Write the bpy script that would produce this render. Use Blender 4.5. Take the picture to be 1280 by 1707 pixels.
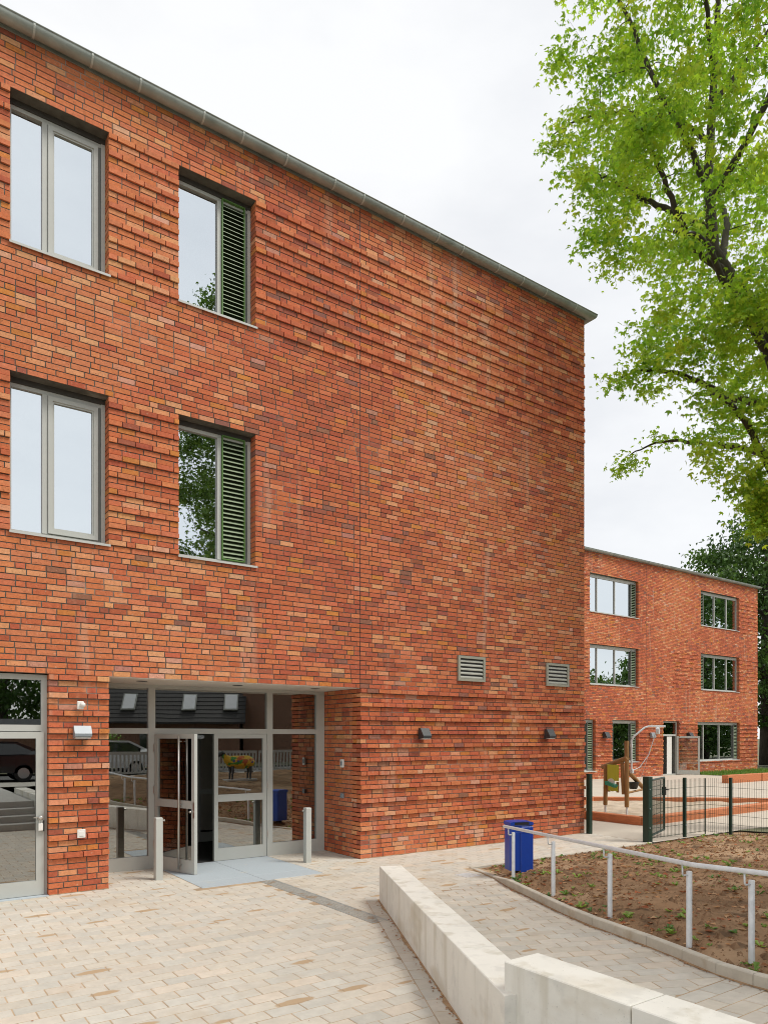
import bpy, math, random
import numpy as np
from mathutils import Vector, Matrix, noise as mnoise
random.seed(7); rng = np.random.default_rng(7)
scene = bpy.context.scene
for o in list(bpy.data.objects): bpy.data.objects.remove(o)

# ------------------------------------------------------------------ camera, sky, sun, exposure
F0, X0, YH, CAMZ = 1210.0, 640.0, 1228.0, 2.2
ANG = math.atan(F0 / (2350 - 640))
FW = np.array([math.sin(ANG), math.cos(ANG)]); RT = np.array([math.cos(ANG), -math.sin(ANG)])
cam = bpy.data.cameras.new('camera'); camo = bpy.data.objects.new('camera', cam)
scene.collection.objects.link(camo)
camo.location = (0, 0, CAMZ); camo.rotation_euler = (math.pi / 2, 0, -ANG)
cam.sensor_fit = 'HORIZONTAL'; cam.sensor_width = 36; cam.lens = 36 * F0 / 1280
cam.shift_y = (YH - 853.5) / 1280; cam.clip_start = 0.05; cam.clip_end = 2000
scene.camera = camo

SUN_EL, SUN_AZ = math.radians(57), math.radians(140)      # azimuth from +Y towards +X
world = bpy.data.worlds.new('World'); scene.world = world; world.use_nodes = True
wn, wl = world.node_tree.nodes, world.node_tree.links
wn.clear()
wout = wn.new('ShaderNodeOutputWorld'); wbg = wn.new('ShaderNodeBackground')
sky = wn.new('ShaderNodeTexSky'); sky.sky_type = 'NISHITA'; sky.sun_disc = False
sky.sun_elevation = SUN_EL; sky.sun_rotation = SUN_AZ
wsc = wn.new('ShaderNodeVectorMath'); wsc.operation = 'SCALE'; wsc.inputs['Scale'].default_value = 0.07
wl.new(sky.outputs[0], wsc.inputs[0])
wtc = wn.new('ShaderNodeTexCoord'); wmap = wn.new('ShaderNodeMapping'); wmap.inputs['Scale'].default_value = (1.0, 1.0, 2.6)
wl.new(wtc.outputs['Generated'], wmap.inputs[0])
wnz = wn.new('ShaderNodeTexNoise'); wnz.inputs['Scale'].default_value = 2.3; wnz.inputs['Detail'].default_value = 6
wnz.inputs['Roughness'].default_value = 0.55; wl.new(wmap.outputs[0], wnz.inputs['Vector'])
wrp = wn.new('ShaderNodeValToRGB'); wl.new(wnz.outputs['Fac'], wrp.inputs[0])
wrp.color_ramp.elements[0].position = 0.32; wrp.color_ramp.elements[0].color = (0.462, 0.468, 0.478, 1)
wrp.color_ramp.elements[1].position = 0.58; wrp.color_ramp.elements[1].color = (0.538, 0.540, 0.540, 1)
wmx = wn.new('ShaderNodeMixRGB'); wmx.inputs[0].default_value = 0.90
wl.new(wsc.outputs[0], wmx.inputs[1]); wl.new(wrp.outputs[0], wmx.inputs[2])
wl.new(wmx.outputs[0], wbg.inputs['Color']); wbg.inputs['Strength'].default_value = 1.0
wl.new(wbg.outputs[0], wout.inputs[0])

sl = bpy.data.lights.new('sun', 'SUN'); sl.energy = 1.5; sl.angle = math.radians(20); sl.color = (1.0, 0.96, 0.9)
so = bpy.data.objects.new('sun', sl); scene.collection.objects.link(so)
sd = Vector((math.sin(SUN_AZ) * math.cos(SUN_EL), math.cos(SUN_AZ) * math.cos(SUN_EL), math.sin(SUN_EL)))
so.rotation_euler = sd.to_track_quat('Z', 'Y').to_euler(); so.location = sd * 60
scene.view_settings.view_transform = 'Standard'; scene.view_settings.look = 'None'
scene.view_settings.exposure = 1.0; scene.view_settings.gamma = 1.0; scene.view_settings.use_curve_mapping = False
scene.render.engine = 'CYCLES'
cy = scene.cycles
cy.use_denoising = True; cy.filter_width = 1.0; cy.max_bounces = 7; cy.diffuse_bounces = 4; cy.glossy_bounces = 4
cy.transmission_bounces = 4; cy.transparent_max_bounces = 12; cy.caustics_reflective = False; cy.caustics_refractive = False

# ------------------------------------------------------------------ helpers
def proj(x, y, z):
    f = x * FW[0] + y * FW[1]; r = x * RT[0] + y * RT[1]
    if f < 0.1: return None
    return X0 + F0 * r / f, YH + F0 * (CAMZ - z) / f

def clamp(v, a, b): return max(a, min(b, v))
def zr(y): return clamp(0.05 * (8.0 - y), 0.0, 0.6)          # the ramp rises towards the street

class MB:
    def __init__(s): s.v = []; s.f = []; s.c = []
    def face_grid(s, pts, faces, col=None):
        n = len(s.v); s.v += [tuple(p) for p in pts]; s.f += [tuple(i + n for i in f) for f in faces]
        s.c += [col or (1, 1, 1)] * len(pts); return s
    def box(s, x0, x1, y0, y1, z0, z1, col=None, M=None, skip=()):
        p = [(x0, y0, z0), (x1, y0, z0), (x1, y1, z0), (x0, y1, z0), (x0, y0, z1), (x1, y0, z1), (x1, y1, z1), (x0, y1, z1)]
        if M is not None: p = [tuple(M @ Vector(q)) for q in p]
        fs = {'b': (3, 2, 1, 0), 't': (4, 5, 6, 7), 'f': (0, 1, 5, 4), 'r': (1, 2, 6, 5), 'k': (2, 3, 7, 6), 'l': (3, 0, 4, 7)}
        return s.face_grid(p, [f for k, f in fs.items() if k not in skip], col)
    def cbox(s, x0, x1, y0, y1, z0, z1, b=0.01, col=None, M=None):
        """box with chamfered edges"""
        xs, ys, zs = (x0, x1), (y0, y1), (z0, z1); pts = []; idx = {}
        for i in (0, 1):
            for j in (0, 1):
                for k in (0, 1):
                    sx, sy, sz = (1 - 2 * i) * b, (1 - 2 * j) * b, (1 - 2 * k) * b
                    for a, q in enumerate(((0, sy, sz), (sx, 0, sz), (sx, sy, 0))):
                        idx[i, j, k, a] = len(pts); pts.append((xs[i] + q[0], ys[j] + q[1], zs[k] + q[2]))
        fs = []
        for i in (0, 1): fs.append([idx[i, 0, 0, 0], idx[i, 1, 0, 0], idx[i, 1, 1, 0], idx[i, 0, 1, 0]][::(-1 if i == 0 else 1)])
        for j in (0, 1): fs.append([idx[0, j, 0, 1], idx[1, j, 0, 1], idx[1, j, 1, 1], idx[0, j, 1, 1]][::(1 if j == 0 else -1)])
        for k in (0, 1): fs.append([idx[0, 0, k, 2], idx[1, 0, k, 2], idx[1, 1, k, 2], idx[0, 1, k, 2]][::(-1 if k == 0 else 1)])
        for i in (0, 1):
            for j in (0, 1): fs.append([idx[i, j, 0, 0], idx[i, j, 1, 0], idx[i, j, 1, 1], idx[i, j, 0, 1]][::(1 if i == j else -1)])
            for k in (0, 1): fs.append([idx[i, 0, k, 0], idx[i, 1, k, 0], idx[i, 1, k, 2], idx[i, 0, k, 2]][::(-1 if i == k else 1)])
        for j in (0, 1):
            for k in (0, 1): fs.append([idx[0, j, k, 1], idx[1, j, k, 1], idx[1, j, k, 2], idx[0, j, k, 2]][::(1 if j == k else -1)])
        for i in (0, 1):
            for j in (0, 1):
                for k in (0, 1): fs.append([idx[i, j, k, 0], idx[i, j, k, 1], idx[i, j, k, 2]])
        if M is not None: pts = [tuple(M @ Vector(q)) for q in pts]
        return s.face_grid(pts, fs, col)
    def prism(s, poly, z0, z1, col=None, zf=None):
        n = len(poly)
        if zf is None: p = [(x, y, z0) for x, y in poly] + [(x, y, z1) for x, y in poly]
        else: p = [(x, y, zf(x, y) + z0) for x, y in poly] + [(x, y, zf(x, y) + z1) for x, y in poly]
        fs = [tuple(range(n, 2 * n)), tuple(range(n - 1, -1, -1))] + [(i, (i + 1) % n, n + (i + 1) % n, n + i) for i in range(n)]
        return s.face_grid(p, fs, col)
    def extr(s, poly, a, b, M):
        """polygon in local XZ, extruded along local Y from a to b, then M"""
        n = len(poly)
        p = [tuple(M @ Vector((x, a, z))) for x, z in poly] + [tuple(M @ Vector((x, b, z))) for x, z in poly]
        fs = [tuple(range(n)), tuple(range(2 * n - 1, n - 1, -1))] + [(i, n + i, n + (i + 1) % n, (i + 1) % n) for i in range(n)]
        return s.face_grid(p, fs)
    def tube(s, path, rad, sides=8, col=None, caps=True):
        path = [Vector(p) for p in path]; n = len(path)
        if not hasattr(rad, '__len__'): rad = [rad] * n
        rings = []; prev = None; base = len(s.v)
        for i, p in enumerate(path):
            d = (path[min(i + 1, n - 1)] - path[max(i - 1, 0)])
            if d.length < 1e-9: d = Vector((0, 0, 1))
            d.normalize()
            if prev is None:
                u = d.orthogonal().normalized()
            else:
                u = prev - d * prev.dot(d)
                u = u.normalized() if u.length > 1e-6 else d.orthogonal().normalized()
            prev = u; w = d.cross(u)
            for k in range(sides):
                t = 2 * math.pi * k / sides
                s.v.append(tuple(p + (u * math.cos(t) + w * math.sin(t)) * rad[i])); s.c.append(col or (1, 1, 1))
        for i in range(n - 1):
            for k in range(sides):
                a = base + i * sides + k; b = base + i * sides + (k + 1) % sides
                s.f.append((a, b, b + sides, a + sides))
        if caps:
            s.f.append(tuple(base + k for k in range(sides - 1, -1, -1)))
            s.f.append(tuple(base + (n - 1) * sides + k for k in range(sides)))
        return s
    def lathe(s, prof, cx, cy, sides=16, M=None):
        base = len(s.v); n = len(prof)
        for r, z in prof:
            for k in range(sides):
                t = 2 * math.pi * k / sides; q = Vector((cx + r * math.cos(t), cy + r * math.sin(t), z))
                if M is not None: q = M @ q
                s.v.append(tuple(q)); s.c.append((1, 1, 1))
        for i in range(n - 1):
            for k in range(sides):
                a = base + i * sides + k; b = base + i * sides + (k + 1) % sides
                s.f.append((a, b, b + sides, a + sides))
        s.f.append(tuple(base + k for k in range(sides - 1, -1, -1))); s.f.append(tuple(base + (n - 1) * sides + k for k in range(sides)))
        return s
    def mesh(s, name, mat, smooth=False, tone=False):
        me = bpy.data.meshes.new(name); me.from_pydata(s.v, [], s.f); me.update()
        if tone:
            at = me.attributes.new('tone', 'FLOAT_COLOR', 'POINT')
            at.data.foreach_set('color', np.concatenate([np.array(s.c, dtype=np.float32), np.ones((len(s.c), 1), np.float32)], 1).ravel())
        if mat is not None: me.materials.append(mat)
        if smooth: me.polygons.foreach_set('use_smooth', [True] * len(me.polygons))
        return me
    def build(s, name, mat, parent=None, smooth=False, tone=False, kind=None):
        return link(name, s.mesh(name, mat, smooth, tone), parent, kind)

def link(name, data, parent=None, kind=None, loc=None):
    o = bpy.data.objects.new(name, data); scene.collection.objects.link(o)
    if parent is not None: o.parent = parent
    if kind: o['kind'] = kind
    if loc is not None: o.location = loc
    return o

def smooth_angle(o, deg=35):
    me = o.data
    me.polygons.foreach_set('use_smooth', [True] * len(me.polygons))
    try: me.set_sharp_from_angle(angle=math.radians(deg))
    except Exception: pass
    return o

def thing(name, label, cat, group=None, loc=(0, 0, 0), rz=0.0):
    o = bpy.data.objects.new(name, None); scene.collection.objects.link(o)
    o.empty_display_size = 0.1; o.location = loc; o.rotation_euler = (0, 0, rz)
    return tag(o, label, cat, group)
def tag(o, label, cat=None, group=None):
    o['label'] = label
    if cat: o['category'] = cat
    if group: o['group'] = group
    return o
def part(name, parent, loc=(0, 0, 0), rot=(0, 0, 0)):
    o = bpy.data.objects.new(name, None); scene.collection.objects.link(o); o.parent = parent
    o.empty_display_size = 0.05; o.location = loc; o.rotation_euler = rot
    return o

def np_mesh(name, V, faces, C, mat):
    """V (n,3); faces (m,k) all alike; C (n,3) tone"""
    me = bpy.data.meshes.new(name); k = faces.shape[1]; m = len(faces)
    me.vertices.add(len(V)); me.vertices.foreach_set('co', V.astype(np.float32).ravel())
    me.loops.add(m * k); me.loops.foreach_set('vertex_index', faces.astype(np.int32).ravel())
    me.polygons.add(m); me.polygons.foreach_set('loop_start', np.arange(0, m * k, k, dtype=np.int32))
    me.polygons.foreach_set('loop_total', np.full(m, k, dtype=np.int32))
    me.update(calc_edges=True)
    if C is not None:
        at = me.attributes.new('tone', 'FLOAT_COLOR', 'POINT')
        at.data.foreach_set('color', np.concatenate([C.astype(np.float32), np.ones((len(C), 1), np.float32)], 1).ravel())
    me.materials.append(mat); return me

# ------------------------------------------------------------------ materials
def srgb(r, g, b):
    f = lambda c: (c / 255 / 12.92) if c / 255 <= 0.04045 else ((c / 255 + 0.055) / 1.055) ** 2.4
    return (f(r), f(g), f(b))

def mat(name, col=(0.5, 0.5, 0.5), rough=0.6, metal=0.0, tone=False, var=0.0, vscale=3.0, bump=0.0, bscale=40.0,
        spots=None, spec=0.5, trans=0.0, stretch=None):
    """Principled surface: base colour or tone attribute, times noise variation, optional stain colour, bump"""
    m = bpy.data.materials.new(name); m.use_nodes = True
    N, L = m.node_tree.nodes, m.node_tree.links
    p = N['Principled BSDF']; p.inputs['Roughness'].default_value = rough; p.inputs['Metallic'].default_value = metal
    p.inputs['Specular IOR Level'].default_value = spec
    geo = N.new('ShaderNodeNewGeometry'); pos = geo.outputs['Position']
    if stretch:
        mp = N.new('ShaderNodeMapping'); mp.inputs['Scale'].default_value = stretch; L.new(pos, mp.inputs[0]); pos = mp.outputs[0]
    if tone:
        a = N.new('ShaderNodeAttribute'); a.attribute_name = 'tone'; c = a.outputs['Color']
    else:
        r = N.new('ShaderNodeRGB'); r.outputs[0].default_value = (*col, 1); c = r.outputs[0]
    if var:
        nz = N.new('ShaderNodeTexNoise'); nz.inputs['Scale'].default_value = vscale; nz.inputs['Detail'].default_value = 5; nz.inputs['Roughness'].default_value = 0.65
        L.new(pos, nz.inputs['Vector'])
        mr = N.new('ShaderNodeMapRange'); mr.inputs['From Min'].default_value = 0.28; mr.inputs['From Max'].default_value = 0.72
        mr.inputs['To Min'].default_value = 1 - var; mr.inputs['To Max'].default_value = 1 + var
        L.new(nz.outputs['Fac'], mr.inputs['Value'])
        vm = N.new('ShaderNodeVectorMath'); vm.operation = 'SCALE'; L.new(c, vm.inputs[0]); L.new(mr.outputs[0], vm.inputs['Scale']); c = vm.outputs[0]
    for sp in (spots or []):
        scol, sscale, lo, hi, amt = sp[:5]
        n2 = N.new('ShaderNodeTexNoise'); n2.inputs['Scale'].default_value = sscale; n2.inputs['Detail'].default_value = sp[6] if len(sp) > 6 else 4
        if len(sp) > 5:
            mp2 = N.new('ShaderNodeMapping'); mp2.inputs['Scale'].default_value = sp[5]; mp2.inputs['Location'].default_value = (3.1, 1.7, 9.2)
            L.new(geo.outputs['Position'], mp2.inputs[0]); L.new(mp2.outputs[0], n2.inputs['Vector'])
        else: L.new(pos, n2.inputs['Vector'])
        m2 = N.new('ShaderNodeMapRange'); m2.interpolation_type = 'SMOOTHSTEP'
        m2.inputs['From Min'].default_value = lo; m2.inputs['From Max'].default_value = hi; m2.inputs['To Max'].default_value = amt
        L.new(n2.outputs['Fac'], m2.inputs['Value'])
        mx = N.new('ShaderNodeMixRGB'); L.new(m2.outputs[0], mx.inputs[0]); L.new(c, mx.inputs[1]); mx.inputs[2].default_value = (*scol, 1); c = mx.outputs[0]
    L.new(c, p.inputs['Base Color'])
    if bump:
        nb = N.new('ShaderNodeTexNoise'); nb.inputs['Scale'].default_value = bscale; nb.inputs['Detail'].default_value = 4
        L.new(pos, nb.inputs['Vector'])
        b = N.new('ShaderNodeBump'); b.inputs['Strength'].default_value = bump; b.inputs['Distance'].default_value = 0.01
        L.new(nb.outputs['Fac'], b.inputs['Height']); L.new(b.outputs[0], p.inputs['Normal'])
    if trans:
        out = N['Material Output']; tr = N.new('ShaderNodeBsdfTranslucent'); vb = N.new('ShaderNodeVectorMath'); vb.operation = 'MULTIPLY'; vb.inputs[1].default_value = (1.35, 1.4, 0.9); L.new(c, vb.inputs[0]); L.new(vb.outputs[0], tr.inputs['Color'])
        ms = N.new('ShaderNodeMixShader'); ms.inputs[0].default_value = trans
        L.new(p.outputs[0], ms.inputs[1]); L.new(tr.outputs[0], ms.inputs[2]); L.new(ms.outputs[0], out.inputs['Surface'])
    return m

def glass(name, refl, tint=(0.86, 0.93, 1.0), through=0.35, wav=0.0):
    """coated double glazing: mirror-like share plus a tinted see-through share"""
    m = bpy.data.materials.new(name); m.use_nodes = True; N, L = m.node_tree.nodes, m.node_tree.links
    N.remove(N['Principled BSDF']); out = N['Material Output']
    g = N.new('ShaderNodeBsdfGlossy'); g.inputs['Roughness'].default_value = 0.0; g.inputs['Color'].default_value = (*tint, 1)
    t = N.new('ShaderNodeBsdfTransparent'); t.inputs['Color'].default_value = (through, through * 1.03, through, 1)
    fr = N.new('ShaderNodeFresnel'); fr.inputs['IOR'].default_value = 1.5
    mr = N.new('ShaderNodeMapRange'); mr.inputs['From Min'].default_value = 0.04; mr.inputs['To Min'].default_value = refl; mr.inputs['To Max'].default_value = 1.0
    L.new(fr.outputs[0], mr.inputs['Value'])
    if wav:
        tc = N.new('ShaderNodeNewGeometry'); nz = N.new('ShaderNodeTexNoise'); nz.inputs['Scale'].default_value = 0.9; L.new(tc.outputs['Position'], nz.inputs['Vector'])
        bm = N.new('ShaderNodeBump'); bm.inputs['Strength'].default_value = wav; bm.inputs['Distance'].default_value = 0.02
        L.new(nz.outputs['Fac'], bm.inputs['Height']); L.new(bm.outputs[0], g.inputs['Normal'])
    ms = N.new('ShaderNodeMixShader'); L.new(mr.outputs[0], ms.inputs[0]); L.new(t.outputs[0], ms.inputs[1]); L.new(g.outputs[0], ms.inputs[2])
    L.new(ms.outputs[0], out.inputs['Surface']); return m

M = {}
M['brick'] = mat('brick', tone=True, rough=0.9, var=0.20, vscale=20, bump=0.35, bscale=70, spec=0.25,
                 spots=[((0.16, 0.055, 0.035), 42, 0.61, 0.72, 0.55), ((0.58, 0.40, 0.28), 24, 0.64, 0.78, 0.5), ((0.60, 0.36, 0.24), 1.0, 0.60, 0.72, 0.45, (3.2, 3.2, 0.28))])
M['mortar'] = mat('mortar', (0.135, 0.128, 0.108), 0.95, var=0.35, vscale=5, bump=0.3, bscale=90, spec=0.2, spots=[((0.42, 0.38, 0.32), 0.9, 0.57, 0.70, 0.8)])
M['frame'] = mat('frame_metal', (0.48, 0.49, 0.455), 0.42, var=0.04, vscale=2, spec=0.5)
M['frame_dark'] = mat('frame_metal_dark', (0.20, 0.21, 0.19), 0.45, var=0.05)
M['sill'] = mat('sill_metal', (0.52, 0.53, 0.50), 0.4, var=0.05)
M['louvre_frame'] = mat('louvre_frame', (0.09, 0.20, 0.04), 0.5, var=0.05)
M['louvre_dark'] = mat('louvre_dark_green', (0.018, 0.032, 0.010), 0.8, var=0.1)
M['slat'] = mat('slat_metal', (0.33, 0.40, 0.26), 0.45, var=0.06)
M['glass'] = glass('window_glass', 0.78, tint=(0.88, 0.94, 0.98), wav=0.09)
M['glass_door'] = glass('door_glass', 0.37, tint=(0.95, 0.97, 0.95), through=0.4, wav=0.03)
M['zinc'] = mat('zinc', (0.33, 0.36, 0.33), 0.5, metal=0.2, var=0.2, vscale=3.0, bump=0.05, spots=[((0.16, 0.19, 0.16), 1.6, 0.5, 0.7, 0.6)])
M['zinc_strap'] = mat('zinc_strap', (0.50, 0.53, 0.49), 0.5, metal=0.1, var=0.1)
M['soffit'] = mat('soffit_panel', (0.76, 0.72, 0.64), 0.8, var=0.03)
M['blind'] = mat('blind_box_head_shade', (0.055, 0.050, 0.042), 0.7, var=0.1)  # shade under the window head painted into the box as near-black brown
M['dark'] = mat('dark_interior', (0.03, 0.03, 0.028), 0.9, var=0.2)
M['room'] = mat('room_wall', (0.26, 0.26, 0.24), 0.9, var=0.1)
M['vent'] = mat('vent_metal', (0.33, 0.325, 0.26), 0.5, var=0.08)
M['vent_slat'] = mat('vent_slat', (0.40, 0.395, 0.34), 0.5, var=0.08)
M['black'] = mat('black_plastic', (0.02, 0.02, 0.02), 0.5, var=0.1)
M['lamp_dark'] = mat('lamp_anthracite', (0.035, 0.038, 0.04), 0.45, var=0.1)
M['lamp_light'] = mat('lamp_grey_sky_sheen', (0.25, 0.28, 0.30), 0.4, metal=0.1, var=0.06)  # on the pillar lamp this light grey is painted-in sky reflection
M['lens'] = mat('lamp_lens', (0.6, 0.6, 0.57), 0.3, var=0.03)
M['white'] = mat('white_plastic', (0.78, 0.77, 0.73), 0.4, var=0.04, vscale=8)
M['steel'] = mat('stainless_steel', (0.62, 0.60, 0.56), 0.28, metal=0.9, var=0.05)
M['galv'] = mat('galvanised_steel', (0.68, 0.70, 0.71), 0.42, metal=0.1, var=0.10, vscale=18, spots=[((0.45, 0.48, 0.5), 6, 0.55, 0.7, 0.4)])
M['grate'] = mat('grate_steel', (0.36, 0.37, 0.35), 0.6, var=0.15, vscale=12, spots=[((0.30, 0.21, 0.13), 5, 0.56, 0.68, 0.7)])
M['glass_clear'] = glass('clear_glass', 0.10, through=0.85)
M['paver'] = mat('paver', tone=True, rough=0.9, var=0.09, vscale=9, bump=0.2, bscale=120, spec=0.25,
                 spots=[((0.70, 0.64, 0.56), 3.0, 0.60, 0.75, 0.4), ((0.47, 0.38, 0.27), 1.3, 0.56, 0.68, 0.35)])
def oval_stains(m, col, amt):
    """dried puddle marks: long oval patches lying along the courses, in some Voronoi cells only"""
    N, L = m.node_tree.nodes, m.node_tree.links; p = N['Principled BSDF']; src = p.inputs['Base Color'].links[0].from_socket
    g = N.new('ShaderNodeNewGeometry'); nz = N.new('ShaderNodeTexNoise'); nz.inputs['Scale'].default_value = 7; L.new(g.outputs['Position'], nz.inputs['Vector'])
    ad = N.new('ShaderNodeVectorMath'); ad.operation = 'MULTIPLY_ADD'; L.new(nz.outputs['Color'], ad.inputs[0]); ad.inputs[1].default_value = (0.10, 0.05, 0); L.new(g.outputs['Position'], ad.inputs[2])
    mp = N.new('ShaderNodeMapping'); mp.inputs['Scale'].default_value = (1.7, 5.0, 0.0); L.new(ad.outputs[0], mp.inputs[0])
    v = N.new('ShaderNodeTexVoronoi'); v.inputs['Scale'].default_value = 1.0; L.new(mp.outputs[0], v.inputs['Vector'])
    sp_ = N.new('ShaderNodeSeparateColor'); L.new(v.outputs['Color'], sp_.inputs[0])
    gt = N.new('ShaderNodeMapRange'); gt.inputs['From Min'].default_value = 0.42; gt.inputs['From Max'].default_value = 1.0; gt.inputs['To Min'].default_value = 0.0; gt.inputs['To Max'].default_value = 0.34; L.new(sp_.outputs[0], gt.inputs['Value'])
    sb = N.new('ShaderNodeMath'); sb.operation = 'SUBTRACT'; L.new(gt.outputs[0], sb.inputs[0]); L.new(v.outputs['Distance'], sb.inputs[1])
    st_ = N.new('ShaderNodeMapRange'); st_.interpolation_type = 'SMOOTHSTEP'; st_.inputs['From Min'].default_value = -0.02; st_.inputs['From Max'].default_value = 0.06; st_.inputs['To Max'].default_value = amt; L.new(sb.outputs[0], st_.inputs['Value'])
    mx = N.new('ShaderNodeMixRGB'); L.new(st_.outputs[0], mx.inputs[0]); L.new(src, mx.inputs[1]); mx.inputs[2].default_value = (*col, 1); L.new(mx.outputs[0], p.inputs['Base Color'])
oval_stains(M['paver'], (0.43, 0.29, 0.16), 0.85)
M['joint'] = mat('joint_sand', (0.42, 0.31, 0.20), 0.95, var=0.3, vscale=3, bump=0.3, bscale=150)
M['slab'] = mat('granite_slab', (0.41, 0.46, 0.49), 0.75, var=0.08, vscale=40, bump=0.05, spots=[((0.55, 0.5, 0.4), 3, 0.6, 0.75, 0.4)])
M['concrete'] = mat('pale_concrete', (0.76, 0.735, 0.66), 0.85, var=0.05, vscale=2.4, bump=0.12, bscale=60,
                    spots=[((0.50, 0.42, 0.29), 1.1, 0.56, 0.70, 0.5, (1.2, 1.2, 2.2)), ((0.60, 0.58, 0.52), 6, 0.52, 0.7, 0.5), ((0.52, 0.47, 0.36), 5, 0.54, 0.68, 0.5, (1, 1, 0.12)), ((0.42, 0.40, 0.35), 60, 0.66, 0.72, 0.5)])
M['kerb'] = mat('kerb_concrete', (0.52, 0.48, 0.40), 0.9, var=0.12, vscale=6, bump=0.25, bscale=90, spots=[((0.36, 0.27, 0.16), 4, 0.58, 0.72, 0.5)])
M['earth'] = mat('earth', (0.25, 0.155, 0.088), 1.0, var=0.35, vscale=2.2, bump=1.0, bscale=28, spec=0.1,
                 spots=[((0.42, 0.29, 0.18), 0.8, 0.46, 0.66, 0.8), ((0.085, 0.055, 0.035), 3.6, 0.56, 0.68, 0.75), ((0.40, 0.20, 0.10), 22, 0.63, 0.7, 0.5)])
M['dirt'] = mat('dirt', (0.36, 0.24, 0.14), 1.0, var=0.3, vscale=9, spec=0.1)
M['clod'] = mat('earth_clod', (0.22, 0.135, 0.078), 1.0, var=0.4, vscale=8, spec=0.1)
M['yard'] = mat('yard_surface', (0.50, 0.44, 0.36), 0.95, var=0.08, vscale=1.4, bump=0.15, bscale=60)
M['sand'] = mat('play_sand', (0.46, 0.375, 0.28), 1.0, var=0.25, vscale=3.5, bump=1.0, bscale=9, spots=[((0.33, 0.25, 0.17), 1.6, 0.52, 0.68, 0.6)])
M['ground'] = mat('ground', (0.13, 0.13, 0.07), 1.0, var=0.3, vscale=0.7, bump=0.2)
M['asphalt'] = mat('asphalt', (0.09, 0.09, 0.09), 0.9, var=0.15, vscale=3, bump=0.3, bscale=120)
M['footpath'] = mat('footpath', (0.40, 0.38, 0.34), 0.9, var=0.1, vscale=5)
M['step'] = mat('step_concrete', (0.42, 0.41, 0.38), 0.9, var=0.08, vscale=4)
M['blue'] = mat('blue_paint', (0.008, 0.055, 0.37), 0.38, var=0.06, vscale=6, spots=[((0.05, 0.09, 0.25), 10, 0.64, 0.75, 0.5)])
M['green'] = mat('green_coated_steel', (0.008, 0.035, 0.022), 0.4, var=0.1)
M['timber'] = mat('red_timber', (0.52, 0.175, 0.068), 0.75, var=0.2, vscale=5, bump=0.2, stretch=(1, 1, 6), spots=[((0.30, 0.13, 0.06), 2, 0.55, 0.7, 0.5)])
M['wood'] = mat('brown_wood', (0.30, 0.155, 0.05), 0.65, var=0.25, vscale=6, bump=0.2, stretch=(3, 3, 0.6))
M['lime'] = mat('lime_panel', (0.50, 0.52, 0.03), 0.45, var=0.05)
M['teal'] = mat('teal_plastic', (0.02, 0.28, 0.17), 0.4, var=0.05)
M['bark'] = mat('bark', (0.06, 0.048, 0.036), 0.95, var=0.4, vscale=5, bump=0.9, bscale=14, stretch=(1.6, 1.6, 0.4))
M['leaf'] = mat('leaf', tone=True, rough=0.5, spec=0.35, trans=0.55)
M['leaf_far'] = mat('leaf_far', tone=True, rough=0.55, spec=0.3, trans=0.25)
M['grass'] = mat('grass', tone=True, rough=0.6, trans=0.3)
M['dry_leaf'] = mat('dry_leaf', tone=True, rough=0.8, trans=0.15)
M['roof_tile'] = mat('roof_tile', (0.018, 0.017, 0.017), 0.7, var=0.3, vscale=3)
M['house_brick'] = mat('house_brick', (0.20, 0.11, 0.075), 0.9, var=0.25, vscale=6, bump=0.3)
M['car_white_sky_pane'] = mat('car_white_sky_pane', (0.6, 0.62, 0.64), 0.15, var=0.02, spec=0.8)
M['car_dark'] = mat('car_dark', (0.015, 0.017, 0.022), 0.12, var=0.05, spec=0.8)
M['car_glass'] = mat('car_glass', (0.012, 0.014, 0.016), 0.05, var=0.05, spec=0.9)
M['barrier'] = mat('barrier_plastic', (0.36, 0.36, 0.34), 0.6, var=0.15, vscale=4)
M['tyre'] = mat('tyre', (0.02, 0.02, 0.02), 0.8, var=0.1)
M['rim'] = mat('rim', (0.55, 0.56, 0.58), 0.3, metal=0.7, var=0.05)
M['red_lamp'] = mat('tail_lamp', (0.35, 0.01, 0.01), 0.2, var=0.05)
M['sheep'] = mat('painted_fleece', (0.62, 0.40, 0.03), 0.45, var=0.08, vscale=3,
                 spots=[((0.45, 0.10, 0.02), 3.4, 0.60, 0.62, 1.0), ((0.05, 0.25, 0.04), 4.1, 0.56, 0.58, 1.0, (1, 1, 1.1)), ((0.03, 0.05, 0.30), 5.3, 0.60, 0.62, 1.0, (1.1, 1, 1))])

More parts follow.
